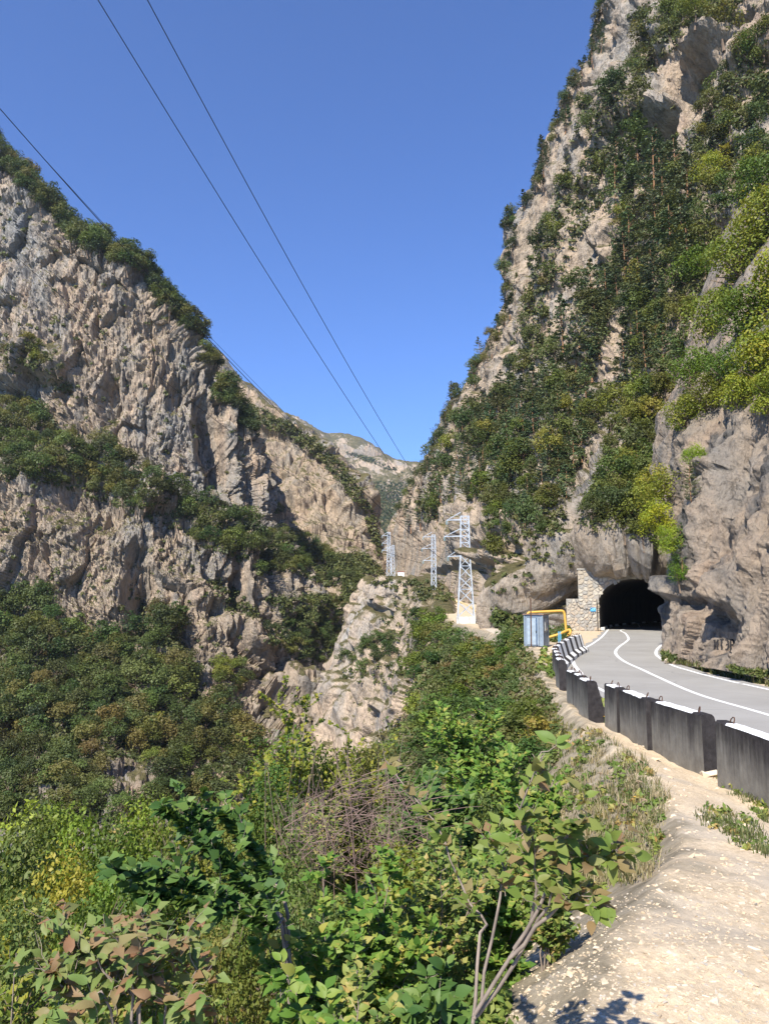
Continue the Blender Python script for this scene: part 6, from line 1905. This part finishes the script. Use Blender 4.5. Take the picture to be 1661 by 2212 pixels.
SA = [stone_arrays(600 + i, 12) for i in range(6)]
SM = []
for i, (V, Fc) in enumerate(SA):
    for m in M_ST:
        me = bpy.data.meshes.new("stone"); me.from_pydata(V.tolist(), [], Fc); me.materials.append(m); me.update()
        SM.append(me)
GRAV = [(1110, 2212), (1130, 2080), (1190, 2000), (1300, 1945), (1410, 1905), (1445, 1820), (1440, 1700), (1380, 1620), (1270, 1545), (1215, 1470), (1230, 1465), (1300, 1530), (1420, 1580), (1520, 1640), (1560, 1700), (1540, 1740), (1661, 1800), (1661, 2212)]
r8 = random.Random(88)
cnt = 0
for x, y, h in sample(GRAV, 420, 4, 89, "G", want="G", tries=6):
    if cnt >= 295: break
    p = np.array(h[2]); d = p[1]
    px = r8.choice([9, 10, 11, 12, 14, 17]) if r8.random() < 0.93 else r8.uniform(22, 34)
    s = min(0.34, max(0.022, px * d / F * 1.1))
    o = ob("stone", r8.choice(SM), ground, mat=Matrix.LocRotScale(Vector(p + [0, 0, -0.04 * s]), Quaternion((r8.gauss(0, 1), r8.gauss(0, .3), r8.gauss(0, .3), r8.gauss(0, 1))).normalized(), Vector((s, s * r8.uniform(.7, 1.1), s * r8.uniform(.6, 1.0)))))
    cnt += 1
for x, y, s in [(1490, 1868, 0), (1556, 1905, 0.16), (1253, 2050, .09), (1340, 2060, .08)]:
    pass
# joined gravel
rg = np.random.default_rng(90)
Vs, Fs, Tn, base = [], [], [], 0
tri_faces = [np.array([f if len(f) == 3 else f[:3] for f in Fc]) for V, Fc in [stone_arrays(650 + i, 7) for i in range(4)]]
small = [stone_arrays(650 + i, 7)[0] for i in range(4)]
pts = []
for x, y, h in sample(GRAV, 1500, 0.9, 91, "G", want="G", tries=2):
    pts.append(np.array(h[2]))
near = [(1080, 2225), (1120, 2080), (1190, 2000), (1300, 1945), (1430, 1900), (1661, 1860), (1661, 2225)]
for x, y, h in sample(near, 2000, 0.5, 92, "G", want="G", tries=2):
    pts.append(np.array(h[2]))
print("gravel", len(pts))
mi = []
for p in pts:
    k = rg.integers(0, 4)
    s = np.clip(rg.lognormal(math.log(0.0085 * (0.55 + p[1] * 0.16)), 0.5), 0.005, 0.10) * 0.95
    a = rg.uniform(0, 6.28); ca, sa = math.cos(a), math.sin(a)
    R = np.array([[ca, -sa, 0], [sa, ca, 0], [0, 0, 1.0]])
    Vs.append((small[k] * np.array([1, rg.uniform(.7, 1.1), rg.uniform(.6, 1)])) @ R.T * s * 2 + p + [0, 0, -0.05 * s])
    Fs.append(tri_faces[k] + base); base += len(small[k]); mi.append(np.full(len(tri_faces[k]), rg.choice(4, p=[.4, .3, .12, .18])))
o = ob("gravel", mk_mesh("gravel", np.concatenate(Vs), np.concatenate(Fs), M_ST, mat_idx=np.concatenate(mi)))
tag(o, "loose pale gravel scattered over the berm", kind="stuff")
# pale stones at the foot of the spur and by the hut
for i, (x, y, s, lab) in enumerate([(1443, 1431, 0.55, "pale boulder lying on the grass at the spur's corner"), (1455, 1434, 0.35, "smaller pale stone beside the boulder at the spur's corner"), (1537, 1458, 0.28, "single pale stone on the grass strip by the road"), (1208, 1470, 0.7, "grey rock half buried on the gravel by the barrier bend"), (1530, 1675, 0.42, "flat grey rock wedged against the nearest barrier block"), (1410, 1650, 0.0, "")]):
    if s == 0: continue
    h = hit(x, y, "GN")
    if h is None: continue
    o = ob("boulder", SM[(i * 5 + 3) % len(SM)], mat=Matrix.LocRotScale(Vector(np.array(h[2]) + [0, 0, 0.08 * s]), Quaternion((0.9, 0.1, 0.2, i)).normalized(), Vector((s, s, s))))
    tag(o, lab, "boulder", "loose boulders near the road")

# ------------------------------------------------------------------ path, pale pipe, lettering on the spur
PP = []
for x, y in ((975, 1300), (997, 1304), (1012, 1311), (1026, 1321), (1042, 1336), (1060, 1348), (1080, 1358)):
    h = hit(x, y, "G")
    if h: PP.append(np.array(h[2]) + [0, 0, 0.12])
if len(PP) > 3:
    o = ob("ground_pipe", MB().tube(catmull(PP, 40), 0.16, 8).mesh("ground_pipe", [plain("pale_yellow_pipe", (0.55, 0.43, 0.20), 0.6)], True))
    tag(o, "long pale yellow pipe lying along the dirt path behind the pylon", "pipe")

PA = []
for x, y in ((1000, 1305), (1012, 1313), (1024, 1325), (1038, 1340), (1056, 1354), (1078, 1366), (1105, 1374), (1140, 1384)):
    h = hit(x, y, "G")
    if h: PA.append(np.array(h[2]))
if len(PA) > 3:
    pc = catmull(PA, 50); t = np.gradient(pc, axis=0); t[:, 2] = 0; t /= np.linalg.norm(t, axis=1)[:, None]
    sd = np.stack([t[:, 1], -t[:, 0], 0 * t[:, 0]], 1)
    pv = np.stack([pc - sd * 0.9 + [0, 0, 0.03], pc - sd * 0.3 + [0, 0, 0.09], pc + sd * 0.3 + [0, 0, 0.09], pc + sd * 0.9 + [0, 0, 0.03]], 1).reshape(-1, 3)
    tag(ob("path", mk_mesh("path", pv, grid_faces(50, 4), [plain("pale_path_dust", (0.50, 0.43, 0.33), 0.95, var=0.15, scale=2)], smooth=True)), kind="structure", label="pale dirt path past the tallest pylon")

# black brushed letters on the rock
GL = {"И": [[(0, 1), (0, 0)], [(0, 0), (0.6, 1)], [(0.6, 1), (0.6, 0)]], "Т": [[(0, 1), (0.7, 1)], [(0.35, 1), (0.35, 0)]], "Э": [[(0, 0.95), (0.4, 1), (0.6, 0.7), (0.6, 0.3), (0.4, 0), (0, 0.05)], [(0.2, 0.5), (0.6, 0.5)]], "Р": [[(0, 1), (0, -0.3)], [(0, 1), (0.5, 1), (0.6, 0.75), (0.5, 0.5), (0, 0.5)]]}
M_BLACK = plain("black_brushed_paint", (0.02, 0.018, 0.018), 0.8)
gm = MB(); x0 = 1543
for ch in "ИТЭР":
    for st in GL[ch]:
        pl = catmull([(a, b_) for a, b_ in st], 8 * len(st))
        run = []
        for a, b_ in pl:
            h = hit(x0 + a * 11 + r9.uniform(-.5, .5) - (b_ - 0.5) * 0, 1404 - b_ * 22 + r9.uniform(-.6, .6), "N")
            if h: run.append((np.array(h[2]), np.array(h[3])))
        for (p, n_), (q, _) in zip(run[:-1], run[1:]):
            n_ = n_ if n_ @ (np.array(EYE) - p) > 0 else -n_
            t_ = q - p; l = np.linalg.norm(t_)
            if l < 1e-5 or l > 0.5: continue
            sd = np.cross(n_, t_ / l) * (0.028 + 0.022 * r9.random())
            e = n_ * 0.03
            gm.add(np.array([p - sd + e, q - sd + e, q + sd + e, p + sd + e]), np.array([[0, 1, 2, 3]]))
    x0 += 11.5
if gm.n:
    o = ob("graffiti", gm.mesh("graffiti", [M_BLACK])); tag(o, "black brushed letters daubed low on the rock spur", "graffiti")

# ------------------------------------------------------------------ labels: number those that would otherwise read the same
ORD = ["first", "second", "third", "fourth", "fifth", "sixth", "seventh", "eighth"]
dups = {}
for o in COL.objects:
    if o.parent is None and o.get("category") in ("tree", "pine", "bush") and o.get("label"):
        dups.setdefault(o["label"], []).append(o)
for lab, os_ in dups.items():
    if len(os_) < 2 or len(os_) > 8: continue
    xy = [proj(np.array([tuple(o.location)]))[0][0] for o in os_]
    far_side = np.mean(xy) < 830
    for k, j in enumerate(sorted(range(len(os_)), key=lambda j: -xy[j] if far_side else xy[j])):
        new = "%s, %s from gorge" % (lab.replace("the great cliff's", "the cliff's"), ORD[k])
        if len(new.split()) <= 16: os_[j]["label"] = new
